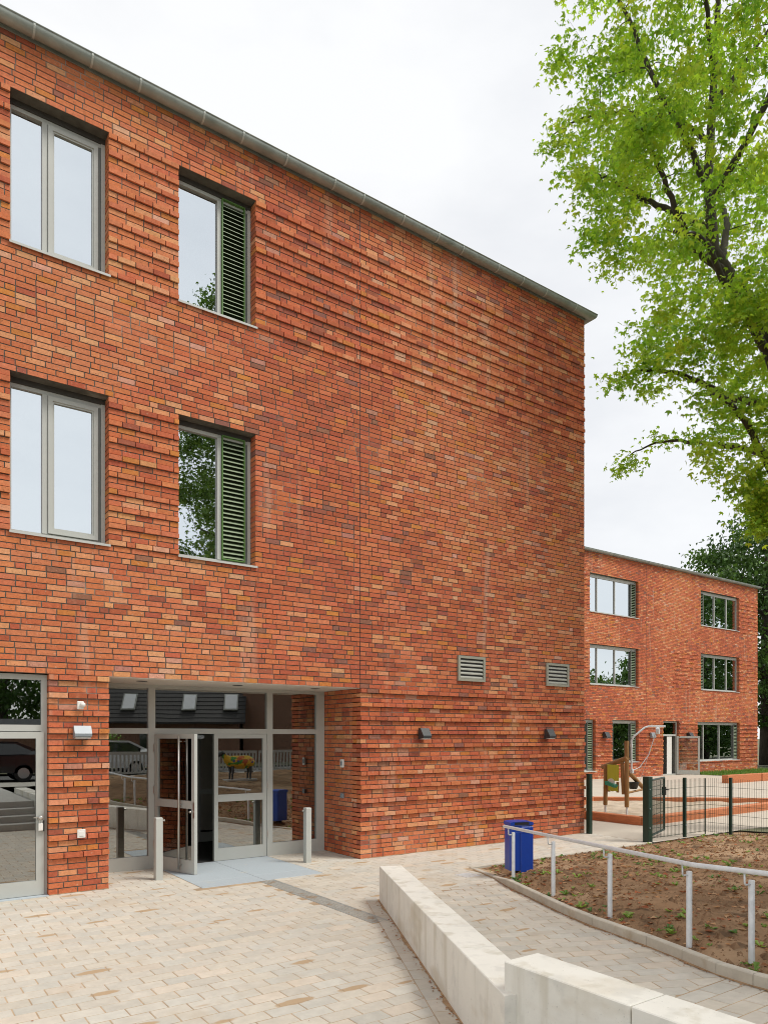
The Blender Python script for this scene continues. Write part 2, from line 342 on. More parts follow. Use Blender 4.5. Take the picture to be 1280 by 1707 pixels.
# ------------------------------------------------------------------ brickwork
PC = 0.0828                                   # course height
PAL = [(0.525, 0.152, 0.074), (0.480, 0.130, 0.064), (0.570, 0.194, 0.096), (0.555, 0.178, 0.084), (0.400, 0.104, 0.056),
       (0.620, 0.275, 0.145), (0.325, 0.100, 0.064), (0.540, 0.198, 0.060), (0.275, 0.118, 0.088), (0.590, 0.315, 0.225), (0.625, 0.300, 0.160), (0.455, 0.212, 0.155)]
PALW = [24, 21, 18, 16, 11, 6, 4, 5, 1.8, 1.1, 3, 1.6]
def brick_tone(u, z, seed):
    n = mnoise.noise(Vector((u * 0.30 + seed, z * 0.22, seed * 3.1)))            # batches: lighter and darker areas
    n2 = mnoise.noise(Vector((u * 0.9 + seed, z * 0.6, 7 + seed)))
    w = list(PALW); s = n + 0.5 * n2
    light = (2, 3, 5, 9, 10); darkc = (4, 6, 8, 1)
    for i in light: w[i] *= math.exp(2.6 * s)
    for i in darkc: w[i] *= math.exp(-2.8 * s)
    if z < 0.6 and u > 7.5 and random.random() < 0.14: return random.choice((9, 9, 10, 11))      # lime bloom near the ground
    i = random.choices(range(len(PAL)), w)[0]
    return i

def brick_rows(x0, x1, n0, n1, openings, bands, seed, cuts=()):
    """wild bond: yields (u0, u1, course, proud, edge_left, edge_right, over_opening, tone index)"""
    out = []
    for c in range(n0, n1):
        zc = (c + 0.5) * PC
        edges = [x0] + list(cuts) + [x1]; spans = []
        for a, b in zip(edges[:-1], edges[1:]): spans.append((a, b))
        for (ox0, ox1, oz0, oz1) in openings:
            if oz0 - 0.001 < zc < oz1 + 0.001:
                ns = []
                for a, b in spans:
                    if ox1 <= a or ox0 >= b: ns.append((a, b))
                    else:
                        if ox0 - a > 0.03: ns.append((a, ox0))
                        if b - ox1 > 0.03: ns.append((ox1, b))
                spans = ns
        for a, b in spans:
            u = a; last = None; runh = 0
            while u < b - 0.02:
                if u == a: ln = random.choice([0.24, 0.115, 0.18])
                else:
                    ln = 0.24 if random.random() < 0.80 else 0.115
                    if last == 0.115: ln = 0.24
                ln += random.uniform(-0.003, 0.003)
                rest = b - (u + ln)
                if rest < 0.07: ln = b - u if (b - u) < 0.27 else (b - u - 0.010) / 2
                u1 = min(u + ln, b); last = 0.115 if ln < 0.13 else 0.24
                um = (u + u1) / 2; proud = 0.0
                for (bx0, bx1, cs) in bands:
                    if bx0 <= um <= bx1 and c in cs: proud = 0.040 if c < 40 else 0.024
                over = any(ox0 - 0.02 < um < ox1 + 0.02 and (abs(c * PC - oz1) < 0.06 or abs((c + 1) * PC - oz0) < 0.06) for ox0, ox1, oz0, oz1 in openings)
                out.append((u, u1, c, proud, u == a, u1 >= b - 1e-6, over, brick_tone(um, zc, seed)))
                u = u1 + 0.0145
    return out

def brick_geom(mb, u0, u1, z0, z1, front, back, tone, W, jit=0.0012, chamfer=0.0):
    """front/back: depth along the wall's inward axis; W maps (u, d, z) to a point"""
    j = lambda: random.uniform(-jit, jit)
    f = front + random.uniform(-0.0025, 0.0025)
    if chamfer:
        ch = chamfer
        P = [(u0, back, z0), (u1, back, z0), (u1, back, z1), (u0, back, z1),
             (u0 + j(), f + ch, z0 + j()), (u1 + j(), f + ch, z0 + j()), (u1 + j(), f + ch, z1 + j()), (u0 + j(), f + ch, z1 + j()),
             (u0 + ch, f + j(), z0 + ch), (u1 - ch, f + j(), z0 + ch), (u1 - ch, f + j(), z1 - ch), (u0 + ch, f + j(), z1 - ch)]
        fs = [(8, 9, 10, 11)]
        for a in range(4):
            b = (a + 1) % 4; fs += [(a, b, 4 + b, 4 + a), (4 + a, 4 + b, 8 + b, 8 + a)]
    else:
        P = [(u0, back, z0), (u1, back, z0), (u1, back, z1), (u0, back, z1),
             (u0 + j(), f + j(), z0 + j()), (u1 + j(), f + j(), z0 + j()), (u1 + j(), f + j(), z1 + j()), (u0 + j(), f + j(), z1 + j())]
        fs = [(4, 5, 6, 7)] + [(a, (a + 1) % 4, 4 + (a + 1) % 4, 4 + a) for a in range(4)]
    mb.face_grid([W(*p) for p in P], fs, tone)

def sheet(mb, W, x0, x1, z0, z1, openings, d, reveal):
    """mortar sheet with openings, and mortar reveals a little behind the brick edges"""
    e = 0.006
    ops = [(a - e, b + e, c - e if c > 0 else c, dd + e) for a, b, c, dd in openings]
    xs = sorted(set([x0, x1] + [v for o in ops for v in o[:2] if x0 < v < x1])); zs = sorted(set([z0, z1] + [v for o in ops for v in o[2:] if z0 < v < z1]))
    for a, b in zip(xs[:-1], xs[1:]):
        for c, g in zip(zs[:-1], zs[1:]):
            um, zm = (a + b) / 2, (c + g) / 2
            if any(o[0] < um < o[1] and o[2] < zm < o[3] for o in ops): continue
            mb.face_grid([W(a, d, c), W(b, d, c), W(b, d, g), W(a, d, g)], [(0, 1, 2, 3)])
    for o in ops:
        a, b, c, g = max(o[0], x0), min(o[1], x1), max(o[2], z0), o[3]
        r = reveal
        mb.face_grid([W(b, d, c), W(b, r, c), W(b, r, g), W(b, d, g)], [(0, 1, 2, 3)])
        mb.face_grid([W(a, d, c), W(a, r, c), W(a, r, g), W(a, d, g)], [(3, 2, 1, 0)])
        mb.face_grid([W(a, d, g), W(b, d, g), W(b, r, g), W(a, r, g)], [(0, 1, 2, 3)])
        if c > 0.05: mb.face_grid([W(a, d, c), W(b, d, c), W(b, r, c), W(a, r, c)], [(3, 2, 1, 0)])

def jitter_tone(i):
    k = random.uniform(0.97, 1.13); c = PAL[i]
    return (c[0] * k, c[1] * k * random.uniform(0.91, 1.05), c[2] * k * random.uniform(0.80, 0.98))

def brick_wall(parent, W, rows, individual, reveal):
    """the bricks that show largest become objects of their own, the rest one joined part"""
    score = []
    for k, (u0, u1, c, proud, el, er, ov, t) in enumerate(rows):
        P = [proj(*W(u, 0, z)) for u in (u0, u1) for z in (c * PC, (c + 1) * PC)]
        if individual == 0 or any(p is None for p in P): continue
        if any(p[0] < 0 or p[0] > 1280 or p[1] < 0 or p[1] > 1707 for p in P): continue
        score.append((abs(P[2][0] - P[0][0]) * abs(P[1][1] - P[0][1]), k))
    score.sort(reverse=True); single = set(k for _, k in score[:individual])
    mb = MB(); cache = {}
    for k, (u0, u1, c, proud, el, er, ov, t) in enumerate(rows):
        back = reveal if (el or er or ov) else 0.05
        z0 = c * PC + 0.0075; z1 = (c + 1) * PC - 0.0075
        if k in single:
            key = (round((u1 - u0) / 0.02), t, el or er or ov, proud > 0); ln = (u1 - u0)
            if key not in cache:
                m1 = MB(); brick_geom(m1, -0.5, 0.5, 0, z1 - z0, -proud, back, jitter_tone(t), lambda u, d, z: W(u, d, z) - W(0, 0, 0), chamfer=0.0)
                cache[key] = m1.mesh('brick', M['brick'], tone=True)
            o = link('brick', cache[key], parent); o.location = W((u0 + u1) / 2, 0, z0)
            ax = W(1, 0, 0) - W(0, 0, 0)
            o.scale = (ln if abs(ax.x) > 0.5 else 1, ln if abs(ax.y) > 0.5 else 1, 1)
        else:
            brick_geom(mb, u0, u1, z0, z1, -proud, back, jitter_tone(t), W)
    if mb.v: mb.build('brickwork', M['brick'], parent, tone=True, kind='stuff')

# ------------------------------------------------------------------ near school building
YD = 10.85; XC = 13.26; XJ = 7.16; NT = 141
ZS = 37 * PC                                      # head of the entrance openings
school = thing('school_building', 'large red brick school wing with glazed entrance and zinc gutter, filling the left', 'building')
WF = lambda u, d, z: Vector((u, YD + d, z))
WINS = [(1.53, 2.81, 107 * PC, 132 * PC), (3.84, 5.12, 107 * PC, 132 * PC), (1.53, 2.81, 60 * PC, 86 * PC), (3.84, 5.12, 60 * PC, 86 * PC)]
VENTS = [(9.45, 10.17, 3.30, 3.80), (11.98, 12.70, 3.30, 3.80)]
OPEN = WINS + [(0.40, 2.01, 0, ZS), (2.81, XJ, 0, ZS)]
up = set(range(107, 132, 3)); md = set(range(60, 86, 3)); lo = set(range(6, 37, 3))
BANDS = [(-2, 1.53, up), (2.81, 3.84, up), (5.12, XC, up), (-2, 1.53, md), (2.81, 3.84, md), (2.01, 2.81, lo), (XJ, XC, lo)]
rows = brick_rows(-1.2, XC, 0, NT, OPEN, BANDS, 1.7, cuts=(XJ,))
# a shadow gap at the expansion joint: pull the brick ends back a little
rows = [(u0, (u1 - 0.012 if abs(u1 - XJ) < 1e-6 else u1), c, p, el and abs(u0 - XJ) > 1e-6 or el, er, ov, t) for (u0, u1, c, p, el, er, ov, t) in rows]
brick_wall(school, WF, rows, 300, 0.27)
mb = MB(); sheet(mb, WF, -1.2, XC - 0.006, 0, NT * PC, OPEN, 0.008, 0.27)
# return wall of the entrance recess (faces -X) and end wall (faces +X)
YB = 12.10
WR = lambda u, d, z: Vector((XJ + d, u, z))
rr = brick_rows(YD + 0.118, YB + 0.06, 0, 37, [], [], 4.2)
WE = lambda u, d, z: Vector((XC - d, u, z))
re_ = brick_rows(YD + 0.11, YD + 9.0, 0, NT, [], [(0, 40, up), (0, 40, lo)], 9.4)
mb.face_grid([WR(YD + 0.01, 0.006, 0), WR(YB + 0.2, 0.006, 0), WR(YB + 0.2, 0.006, ZS), WR(YD + 0.01, 0.006, ZS)], [(3, 2, 1, 0)])
mb.face_grid([WE(YD, 0.006, 0), WE(YD + 9, 0.006, 0), WE(YD + 9, 0.006, NT * PC), WE(YD, 0.006, NT * PC)], [(0, 1, 2, 3)])
# pillar cheeks behind the brick ends
mb.build('mortar_wall', M['mortar'], school)
b2 = MB()
for (u0, u1, c, p, el, er, ov, t) in rr: brick_geom(b2, u0, u1, c * PC + 0.0075, (c + 1) * PC - 0.0075, -p, 0.05, jitter_tone(t), WR)
b2.build('recess_brickwork', M['brick'], school, tone=True, kind='stuff')
b2 = MB()
for (u0, u1, c, p, el, er, ov, t) in re_: brick_geom(b2, u0, u1, c * PC + 0.0075, (c + 1) * PC - 0.0075, -p, 0.05, jitter_tone(t), WE)
b2.build('end_brickwork', M['brick'], school, tone=True, kind='stuff')
# structural core: inner leaf behind the openings, roof, back
mb = MB()
mb.box(-1.2, XC - 0.02, YD + 9, YD + 9.2, 0, NT * PC); mb.box(-1.2, XC - 0.05, YD + 0.06, YD + 9, NT * PC, NT * PC + 0.10)
mb.box(-1.4, -1.2, YD, YD + 9.2, 0, NT * PC)
mb.build('roof', M['zinc'], school)
mb = MB(); mb.box(XJ - 0.010, XJ + 0.002, YD - 0.001, YD + 0.012, ZS, NT * PC); mb.build('expansion_joint', M['black'], school)

def half_gutter(parent, path, zc, r, straps):
    """half-round gutter swept along a horizontal path given as [(x, y, nx, ny)] (n = outward), with a bead and a back flange"""
    prof = [(r * 0.98, 0.012)] + [(r * math.cos(math.pi * k / 12), -r * math.sin(math.pi * k / 12)) for k in range(0, 13)] + [(-r, 0.07)]
    m = MB(); n = len(prof)
    for (x, y, nx, ny) in path:
        for (d, h) in prof: m.v.append((x + nx * (d + r + 0.01), y + ny * (d + r + 0.01), zc + h)); m.c.append((1, 1, 1))
    for i in range(len(path) - 1):
        for k in range(n - 1): m.f.append((i * n + k, i * n + k + 1, (i + 1) * n + k + 1, (i + 1) * n + k))
    m.f.append(tuple(range(n))); m.f.append(tuple(range((len(path) - 1) * n + n - 1, (len(path) - 1) * n - 1, -1)))
    g = m.build('gutter', M['zinc'], parent); smooth_angle(g, 40)
    m = MB(); m.tube([(x + nx * (2 * r + 0.01), y + ny * (2 * r + 0.01), zc + 0.012) for x, y, nx, ny in path], 0.012, 6); m.build('bead', M['zinc'], g, smooth=True)
    for (x, y, nx, ny) in straps:
        m = MB(); rr_ = r + 0.009; tx, ty = -ny, nx; w = 0.014
        for s_ in (-w, w):
            for k in range(0, 13):
                d = rr_ * math.cos(math.pi * k / 12) + r + 0.01; h = -rr_ * math.sin(math.pi * k / 12)
                m.v.append((x + nx * d + tx * s_, y + ny * d + ty * s_, zc + h)); m.c.append((1, 1, 1))
        for k in range(12): m.f.append((k, k + 1, 14 + k, 13 + k))
        m.build('strap', M['zinc_strap'], g)
GZ = 11.765
stx = [-0.6 + 0.78 * k + (0.1 * math.sin(k * 2.3)) for k in range(18)]
half_gutter(school, [(-1.2, YD, 0, -1), (XC, YD, 0, -1), (XC, YD, 1, -1), (XC, YD, 1, 0), (XC, YD + 9, 1, 0)][0:1] + [(XC + 0.0, YD, 1, -1), (XC, YD + 9, 1, 0)], GZ, 0.098,
            [(x, YD, 0, -1) for x in stx if x < XC - 0.1] + [(XC, YD + 0.5 + 0.8 * k, 1, 0) for k in range(4)])
m = MB(); m.box(-1.2, XC + 0.012, YD - 0.012, YD + 0.06, NT * PC - 0.005, GZ + 0.09); m.box(XC - 0.06, XC + 0.014, YD + 0.06, YD + 9, NT * PC - 0.005, GZ + 0.088)
m.build('fascia', M['zinc'], school)

def frame_rect(mb, x0, x1, z0, z1, w, y0, y1, wb=None, wt=None):
    wb = w if wb is None else wb; wt = w if wt is None else wt
    mb.box(x0, x0 + w, y0, y1, z0, z1); mb.box(x1 - w, x1, y0, y1, z0, z1)
    mb.box(x0 + w, x1 - w, y0, y1, z0, z0 + wb); mb.box(x0 + w, x1 - w, y0, y1, z1 - wt, z1)
def pane(parent, x0, x1, z0, z1, y, m='glass'):
    q = MB(); q.box(x0, x1, y, y + 0.012, z0, z1); return q.build('pane', M[m], parent)
def room(parent, x0, x1, y0, y1, z0, z1, m='room'):
    q = MB(); q.box(x0, x1, y0, y1, z0, z1, skip=('f',)); return q.build('room', M[m], parent)
def sill(parent, x0, x1, z, y0, y1):
    q = MB(); q.extr([(y0, z - 0.028), (y0, z + 0.004), (y1, z + 0.022), (y1, z - 0.006), (y0 + 0.012, z - 0.008), (y0 + 0.012, z - 0.028)], x0 - 0.012, x1 + 0.02,
             Matrix(((0, 1, 0, 0), (1, 0, 0, 0), (0, 0, 1, 0), (0, 0, 0, 1)))); return q.build('sill', M['sill'], parent)

def facade_window(parent, yf, x0, x1, z0, z1, kind):
    w = part('window', parent); Y = yf + 0.20
    q = MB(); zt = z1 - 0.125
    q.box(x0 - 0.02, x1 + 0.02, Y - 0.02, Y + 0.10, zt + 0.055, z1 + 0.01); q.build('blind_box', M['blind'], w)
    q = MB(); q.box(x0 + 0.004, x0 + 0.045, Y, Y + 0.07, z0, zt + 0.055); q.box(x1 - 0.06, x1 - 0.004, Y - 0.015, Y + 0.07, z0, zt + 0.055)
    q.box(x0 + 0.045, x1 - 0.06, Y, Y + 0.07, zt, zt + 0.055); q.box(x0 + 0.045, x1 - 0.06, Y, Y + 0.07, z0 + 0.02, z0 + 0.075)
    if kind == 'casement':
        xm = x0 + 0.43; q.box(xm, xm + 0.07, Y - 0.012, Y + 0.07, z0 + 0.075, zt); q.build('frame', M['frame'], w)
        pane(w, x0 + 0.045, xm, z0 + 0.075, zt, Y + 0.035)
        c = part('casement', w); q = MB(); a, b = xm + 0.075, x1 - 0.105
        frame_rect(q, a, b, z0 + 0.085, zt - 0.012, 0.06, Y - 0.03, Y + 0.05)
        frame_rect(q, a + 0.06, b - 0.06, z0 + 0.145, zt - 0.072, 0.022, Y - 0.016, Y + 0.03); q.build('casement_frame', M['frame'], w)
        bpy.data.objects.remove(c)
        pane(w, a + 0.082, b - 0.082, z0 + 0.167, zt - 0.094, Y + 0.012)
        q = MB(); q.box(b + 0.002, x1 - 0.062, Y + 0.01, Y + 0.06, z0 + 0.075, zt); q.build('guide_rail', M['frame_dark'], w)
    else:
        xm = x0 + 0.70; q.box(xm, xm + 0.065, Y - 0.012, Y + 0.07, z0 + 0.075, zt); q.build('frame', M['frame'], w)
        pane(w, x0 + 0.045, xm, z0 + 0.075, zt, Y + 0.035)
        a, b = xm + 0.07, x1 - 0.115
        q = MB(); frame_rect(q, a, b, z0 + 0.08, zt + 0.05, 0.016, Y - 0.045, Y + 0.02); q.build('louvre_frame', M['louvre_frame'], w)
        q = MB(); q.box(a + 0.016, b - 0.016, Y + 0.03, Y + 0.04, z0 + 0.09, zt); q.build('louvre_back', M['louvre_dark'], w)
        n = 27; q = MB(); h = 0.027
        q.face_grid([(a + 0.016, Y - 0.042, 0), (b - 0.016, Y - 0.042, 0), (b - 0.016, Y - 0.042, 0.010), (a + 0.016, Y - 0.042, 0.010),
                     (a + 0.016, Y + 0.012, h + 0.012), (b - 0.016, Y + 0.012, h + 0.012), (b - 0.016, Y + 0.012, h + 0.022), (a + 0.016, Y + 0.012, h + 0.022)],
                    [(0, 1, 2, 3), (3, 2, 6, 7), (0, 4, 5, 1), (4, 7, 6, 5)])
        me = q.mesh('slat', M['slat'])
        for k in range(n): link('slat', me, w, loc=(0, 0, z0 + 0.11 + k * (zt - z0 - 0.12) / n))
        q = MB(); q.box(b + 0.004, x1 - 0.062, Y + 0.01, Y + 0.06, z0 + 0.075, zt); q.build('guide_rail', M['frame_dark'], w)
    sill(w, x0, x1, z0 - 0.002, yf - 0.035, Y + 0.03)
    room(w, x0 - 0.02, x1 + 0.02, Y + 0.07, Y + 2.6, z0 - 0.1, z1)
for i, (a, b, c, d) in enumerate(WINS): facade_window(school, YD, a, b, c, d, 'casement' if i in (0, 2) else 'louvre')

# glazed side door at the left edge
w = part('side_door', school); Y = YD + 0.10; q = MB()
frame_rect(q, 0.42, 2.005, 0.0, ZS - 0.008, 0.072, Y, Y + 0.08, wb=0.02, wt=0.075); q.box(0.492, 1.933, Y, Y + 0.08, 2.27, 2.36); q.build('frame', M['frame'], w)
q = MB(); frame_rect(q, 0.96, 1.965, 0.012, 2.262, 0.10, Y - 0.022, Y + 0.05, wb=0.20, wt=0.09); q.build('leaf_frame', M['frame'], w)
q = MB(); frame_rect(q, 0.50, 0.955, 0.012, 2.262, 0.08, Y - 0.02, Y + 0.05, wb=0.20, wt=0.09); q.build('leaf_frame', M['frame'], w)
pane(w, 1.06, 1.865, 0.212, 2.172, Y + 0.01, 'glass_door'); pane(w, 0.58, 0.875, 0.212, 2.172, Y + 0.012, 'glass_door'); pane(w, 0.492, 1.933, 2.36, ZS - 0.083, Y + 0.03, 'glass_door')
q = MB(); q.lathe([(0.012, 0), (0.012, 0.04), (0.03, 0.045), (0.032, 0.06), (0.02, 0.075)], 0, 0, 14, Matrix.Translation((1.915, Y - 0.022, 1.08)) @ Matrix.Rotation(math.pi / 2, 4, 'X'))
q.build('knob', M['steel'], w, smooth=True)
q = MB(); q.box(1.83, 1.915, Y - 0.05, Y - 0.04, 1.075, 1.09); q.box(1.883, 1.905, Y - 0.045, Y - 0.02, 1.05, 1.09); q.build('handle', M['steel'], w)
q = MB(); q.cbox(1.885, 1.945, Y - 0.075, Y - 0.035, 0.90, 1.0, 0.006); q.tube([(1.898, Y - 0.055, 1.0), (1.898, Y - 0.055, 1.05), (1.932, Y - 0.055, 1.05), (1.932, Y - 0.055, 1.0)], 0.005, 6); q.build('key_safe', M['white'], w)
q = MB(); q.box(1.945, 1.962, Y - 0.07, Y - 0.04, 0.89, 1.04); q.build('key_safe_cover', M['black'], w)
room(w, 0.3, 2.05, Y + 0.09, Y + 3, 0, ZS + 0.05)
q = MB(); q.box(0.4, 2.01, YD - 0.05, Y, -0.012, 0.006); q.build('threshold', M['slab'], w)

# main entrance
w = part('entrance', school); Y = YB; q = MB(); zt = ZS
q.box(2.70, 7.155, Y, Y + 0.09, zt - 0.06, zt - 0.002); q.box(2.70, 7.155, Y, Y + 0.09, 2.245, 2.335)
for a, b in ((3.77, 3.885), (5.935, 6.05), (6.98, 7.15)):
    q.box(a, b, Y - 0.004, Y + 0.094, 0, zt - 0.06)
q.box(2.70, 3.77, Y, Y + 0.09, 0, 0.215); q.box(6.05, 6.98, Y, Y + 0.09, 0, 0.235); q.box(2.70, 2.80, Y, Y + 0.09, 0.215, 2.245)
q.build('frame', M['frame'], w)
pane(w, 2.80, 3.77, 0.215, 2.245, Y + 0.04, 'glass_door'); pane(w, 6.05, 6.98, 0.235, 2.245, Y + 0.04, 'glass_door')
pane(w, 2.70, 3.77, 2.335, zt - 0.06, Y + 0.04, 'glass_door'); pane(w, 3.885, 5.935, 2.335, zt - 0.06, Y + 0.04, 'glass_door'); pane(w, 6.05, 6.98, 2.335, zt - 0.06, Y + 0.04, 'glass_door')
def leaf(nm, wd):
    L = part(nm, school); q = MB()
    q.box(0, 0.075, -0.03, 0.03, 0.008, 2.24); q.box(wd - 0.075, wd, -0.03, 0.03, 0.008, 2.24)
    q.box(0.075, wd - 0.075, -0.03, 0.03, 2.165, 2.24); q.box(0.075, wd - 0.075, -0.03, 0.03, 1.045, 1.17); q.box(0.075, wd - 0.075, -0.03, 0.03, 0.008, 0.225)
    q.build('leaf_frame', M['frame'], L)
    q = MB(); q.box(0.075, wd - 0.075, -0.006, 0.006, 0.225, 1.045); q.build('pane', M['glass_door'], L)
    q = MB(); q.box(0.075, wd - 0.075, -0.006, 0.006, 1.17, 2.165); q.build('pane', M['glass_door'], L)
    me = MB().tube([(-0.012, -0.035, 0), (-0.012, -0.035, 0.12)], 0.013, 8).mesh('hinge', M['steel'])
    for z in (0.35, 1.25, 1.95): link('hinge', me, L, loc=(0, 0, z))
    return L
L = leaf('door_leaf', 1.02); L.location = (3.895, Y - 0.02, 0); L.rotation_euler = (0, 0, math.atan2(-0.95, 0.31))
q = MB(); q.tube([(0.70, -0.085, 0.07), (0.70, -0.085, 2.20)], 0.017, 12)
for z in (0.14, 1.1, 2.12): q.tube([(0.70, -0.085, z), (0.70, -0.03, z)], 0.009, 8)
q.build('pull_bar', M['steel'], L, smooth=True)
q = MB(); q.tube([(0.95, -0.07, 1.0), (0.95, -0.03, 1.0)], 0.02, 10); q.tube([(0.95, 0.03, 1.0), (0.95, 0.075, 1.0)], 0.014, 10); q.build('lock_cylinder', M['steel'], L, smooth=True)
q = MB(); q.box(0.985, 1.024, -0.034, -0.031, 0.9, 1.15); q.build('strike_plate', M['steel'], L)
L = leaf('door_leaf', 1.01); L.location = (5.932, Y + 0.04, 0); L.scale = (-1, 1, 1)
q = MB(); q.box(4.3, 4.75, Y + 0.06, Y + 0.10, 2.16, 2.22); q.tube([(4.4, Y + 0.02, 2.19), (4.7, Y - 0.1, 2.19)], 0.012, 6); q.build('door_closer', M['lamp_light'], w)
# vestibule and inner door
q = MB(); q.box(2.7, 7.2, Y + 0.09, Y + 4.2, 0, ZS + 0.1, skip=('f', 'b')); q.build('vestibule', M['soffit'], school)
q = MB(); q.box(2.7, 7.2, Y + 0.05, Y + 4.2, -0.05, 0.004); q.build('entrance_mat', M['dark'], school)
q = MB()
for a in (3.2, 4.35, 5.5, 6.6): q.box(a, a + 0.1, Y + 2.4, Y + 2.48, 0, ZS)
for a, b in ((2.3, 2.4), (0.0, 0.2), (1.0, 1.1)): q.box(3.3, 6.6, Y + 2.41, Y + 2.47, a, b)
q.build('inner_door_frame', M['frame'], school)
q = MB(); q.box(2.82, XJ - 0.002, YD + 0.06, Y + 0.1, ZS - 0.001, ZS + 0.03); q.box(2.812, XJ - 0.002, YD + 0.012, YD + 0.06, ZS - 0.004, ZS + 0.03); q.build('soffit', M['soffit'], school)
for x in (3.45, 5.05, 6.55):
    q = MB(); q.lathe([(0.085, ZS - 0.006), (0.085, ZS - 0.003), (0.07, ZS - 0.003), (0.06, ZS + 0.002)], x, YD + 0.55, 20); q.build('downlight', M['black'], school)
# wall behind the pillar (left side of the recess)
q = MB(); q.box(2.035, 2.80, YD + 0.20, YB + 0.1, 0, ZS); q.build('pillar_core', M['mortar'], school)
PR = lambda u, d, z: Vector((2.81 - d, u, z))
b2 = MB()
for (u0, u1, c, p, el, er, ov, t) in brick_rows(YD + 0.21, YB, 0, 37, [], [], 6.1): brick_geom(b2, u0, u1, c * PC + 0.0075, (c + 1) * PC - 0.0075, -p, 0.02, jitter_tone(t), PR)
b2.build('pillar_return_brickwork', M['brick'], school, tone=True, kind='stuff')

# ventilation grilles
for (a, b, c, d) in VENTS:
    g = part('vent_grille', school); q = MB(); frame_rect(q, a, b, c, d, 0.05, YD - 0.041, YD + 0.03); q.build('grille_frame', M['vent'], g)
    q = MB(); q.box(a + 0.04, b - 0.04, YD - 0.004, YD + 0.0, c + 0.04, d - 0.04); q.build('grille_back', M['black'], g)
    q = MB(); q.face_grid([(a + 0.05, YD - 0.026, 0), (b - 0.05, YD - 0.026, 0), (b - 0.05, YD - 0.026, 0.022), (a + 0.05, YD - 0.026, 0.022), (a + 0.05, YD - 0.003, 0.05), (b - 0.05, YD - 0.003, 0.05)], [(0, 1, 2, 3), (3, 2, 5, 4), (1, 0, 4, 5)])
    me = q.mesh('slat', M['vent_slat'])
    for k in range(5): link('slat', me, g, loc=(0, 0, c + 0.055 + k * (d - c - 0.1) / 5))

def wedge_lamp(x, y, z, w, h, dp, m, label, group):
    t = thing('wall_lamp', label, 'lamp', group, loc=(x, y, z))
    T = Matrix(((0, 1, 0, 0), (1, 0, 0, 0), (0, 0, 1, 0), (0, 0, 0, 1)))
    q = MB(); q.extr([(0.0, -h / 2), (-dp, -h / 2 + 0.03), (-dp, -h / 2 + 0.07), (-dp * 0.45, h / 2), (0.0, h / 2)], -w / 2, w / 2, T); q.build('housing', m, t)
    q = MB(); q.box(-w / 2 + 0.015, w / 2 - 0.015, -dp + 0.02, -0.03, -h / 2 - 0.001, -h / 2 + 0.02); q.build('lens', M['lens'], t)
    q = MB(); q.box(-w / 2 + 0.02, w / 2 - 0.02, -0.001, 0.012, -h / 2 + 0.02, h / 2 - 0.02); q.build('back_plate', M['black'], t)
    return t
wedge_lamp(8.54, YD - 0.041, 2.25, 0.20, 0.21, 0.16, M['lamp_dark'], 'dark wedge-shaped wall lamp on the banded brick wall, nearer the entrance', 'wedge lamps on the large brick wall')
wedge_lamp(11.99, YD - 0.041, 2.25, 0.20, 0.21, 0.16, M['lamp_dark'], 'dark wedge-shaped wall lamp on the banded brick wall, nearer the building corner', 'wedge lamps on the large brick wall')
wedge_lamp(2.43, YD - 0.041, 2.26, 0.23, 0.18, 0.12, M['lamp_light'], 'wedge wall lamp on the brick pillar between the doors, reflected sky painted light grey', None)
t = thing('motion_sensor', 'small white motion sensor high on the brick pillar', 'sensor', loc=(2.41, YD - 0.041, 2.64))
q = MB(); q.cbox(-0.045, 0.045, -0.035, 0.0, -0.06, 0.055, 0.008); q.build('base', M['white'], t)
q = MB(); q.lathe([(0.005, -0.03), (0.03, -0.022), (0.038, 0.0), (0.036, 0.02), (0.02, 0.035), (0.004, 0.04)], 0.025, -0.05, 14); q.build('sensor_head', M['white'], t, smooth=True)
t = thing('door_button', 'square white push button plate low on the brick pillar', 'button', loc=(2.425, YD - 0.041, 0.83))
q = MB(); q.cbox(-0.055, 0.055, -0.018, 0.0, -0.06, 0.06, 0.005); q.build('plate', M['white'], t)
q = MB(); q.cbox(-0.032, 0.032, -0.024, -0.016, -0.036, 0.036, 0.003); q.build('rocker', M['white'], t)
for z, h, nm, lb in ((1.70, 0.15, 'intercom', 'slim white intercom unit on the brick wall inside the entrance recess'), (1.10, 0.09, 'key_switch', 'small grey key switch below the intercom in the entrance recess')):
    t = thing(nm, lb, nm.replace('_', ' '), loc=(XJ - 0.012, 11.42, z))
    q = MB(); q.cbox(-0.035, 0.0, -0.05, 0.05, -h / 2, h / 2, 0.006); q.build('housing', M['white'] if h > 0.1 else M['lamp_light'], t)
    q = MB(); q.cbox(-0.04, -0.034, -0.03, 0.03, -h / 4, h / 4, 0.002); q.build('cover', M['lamp_light'], t)

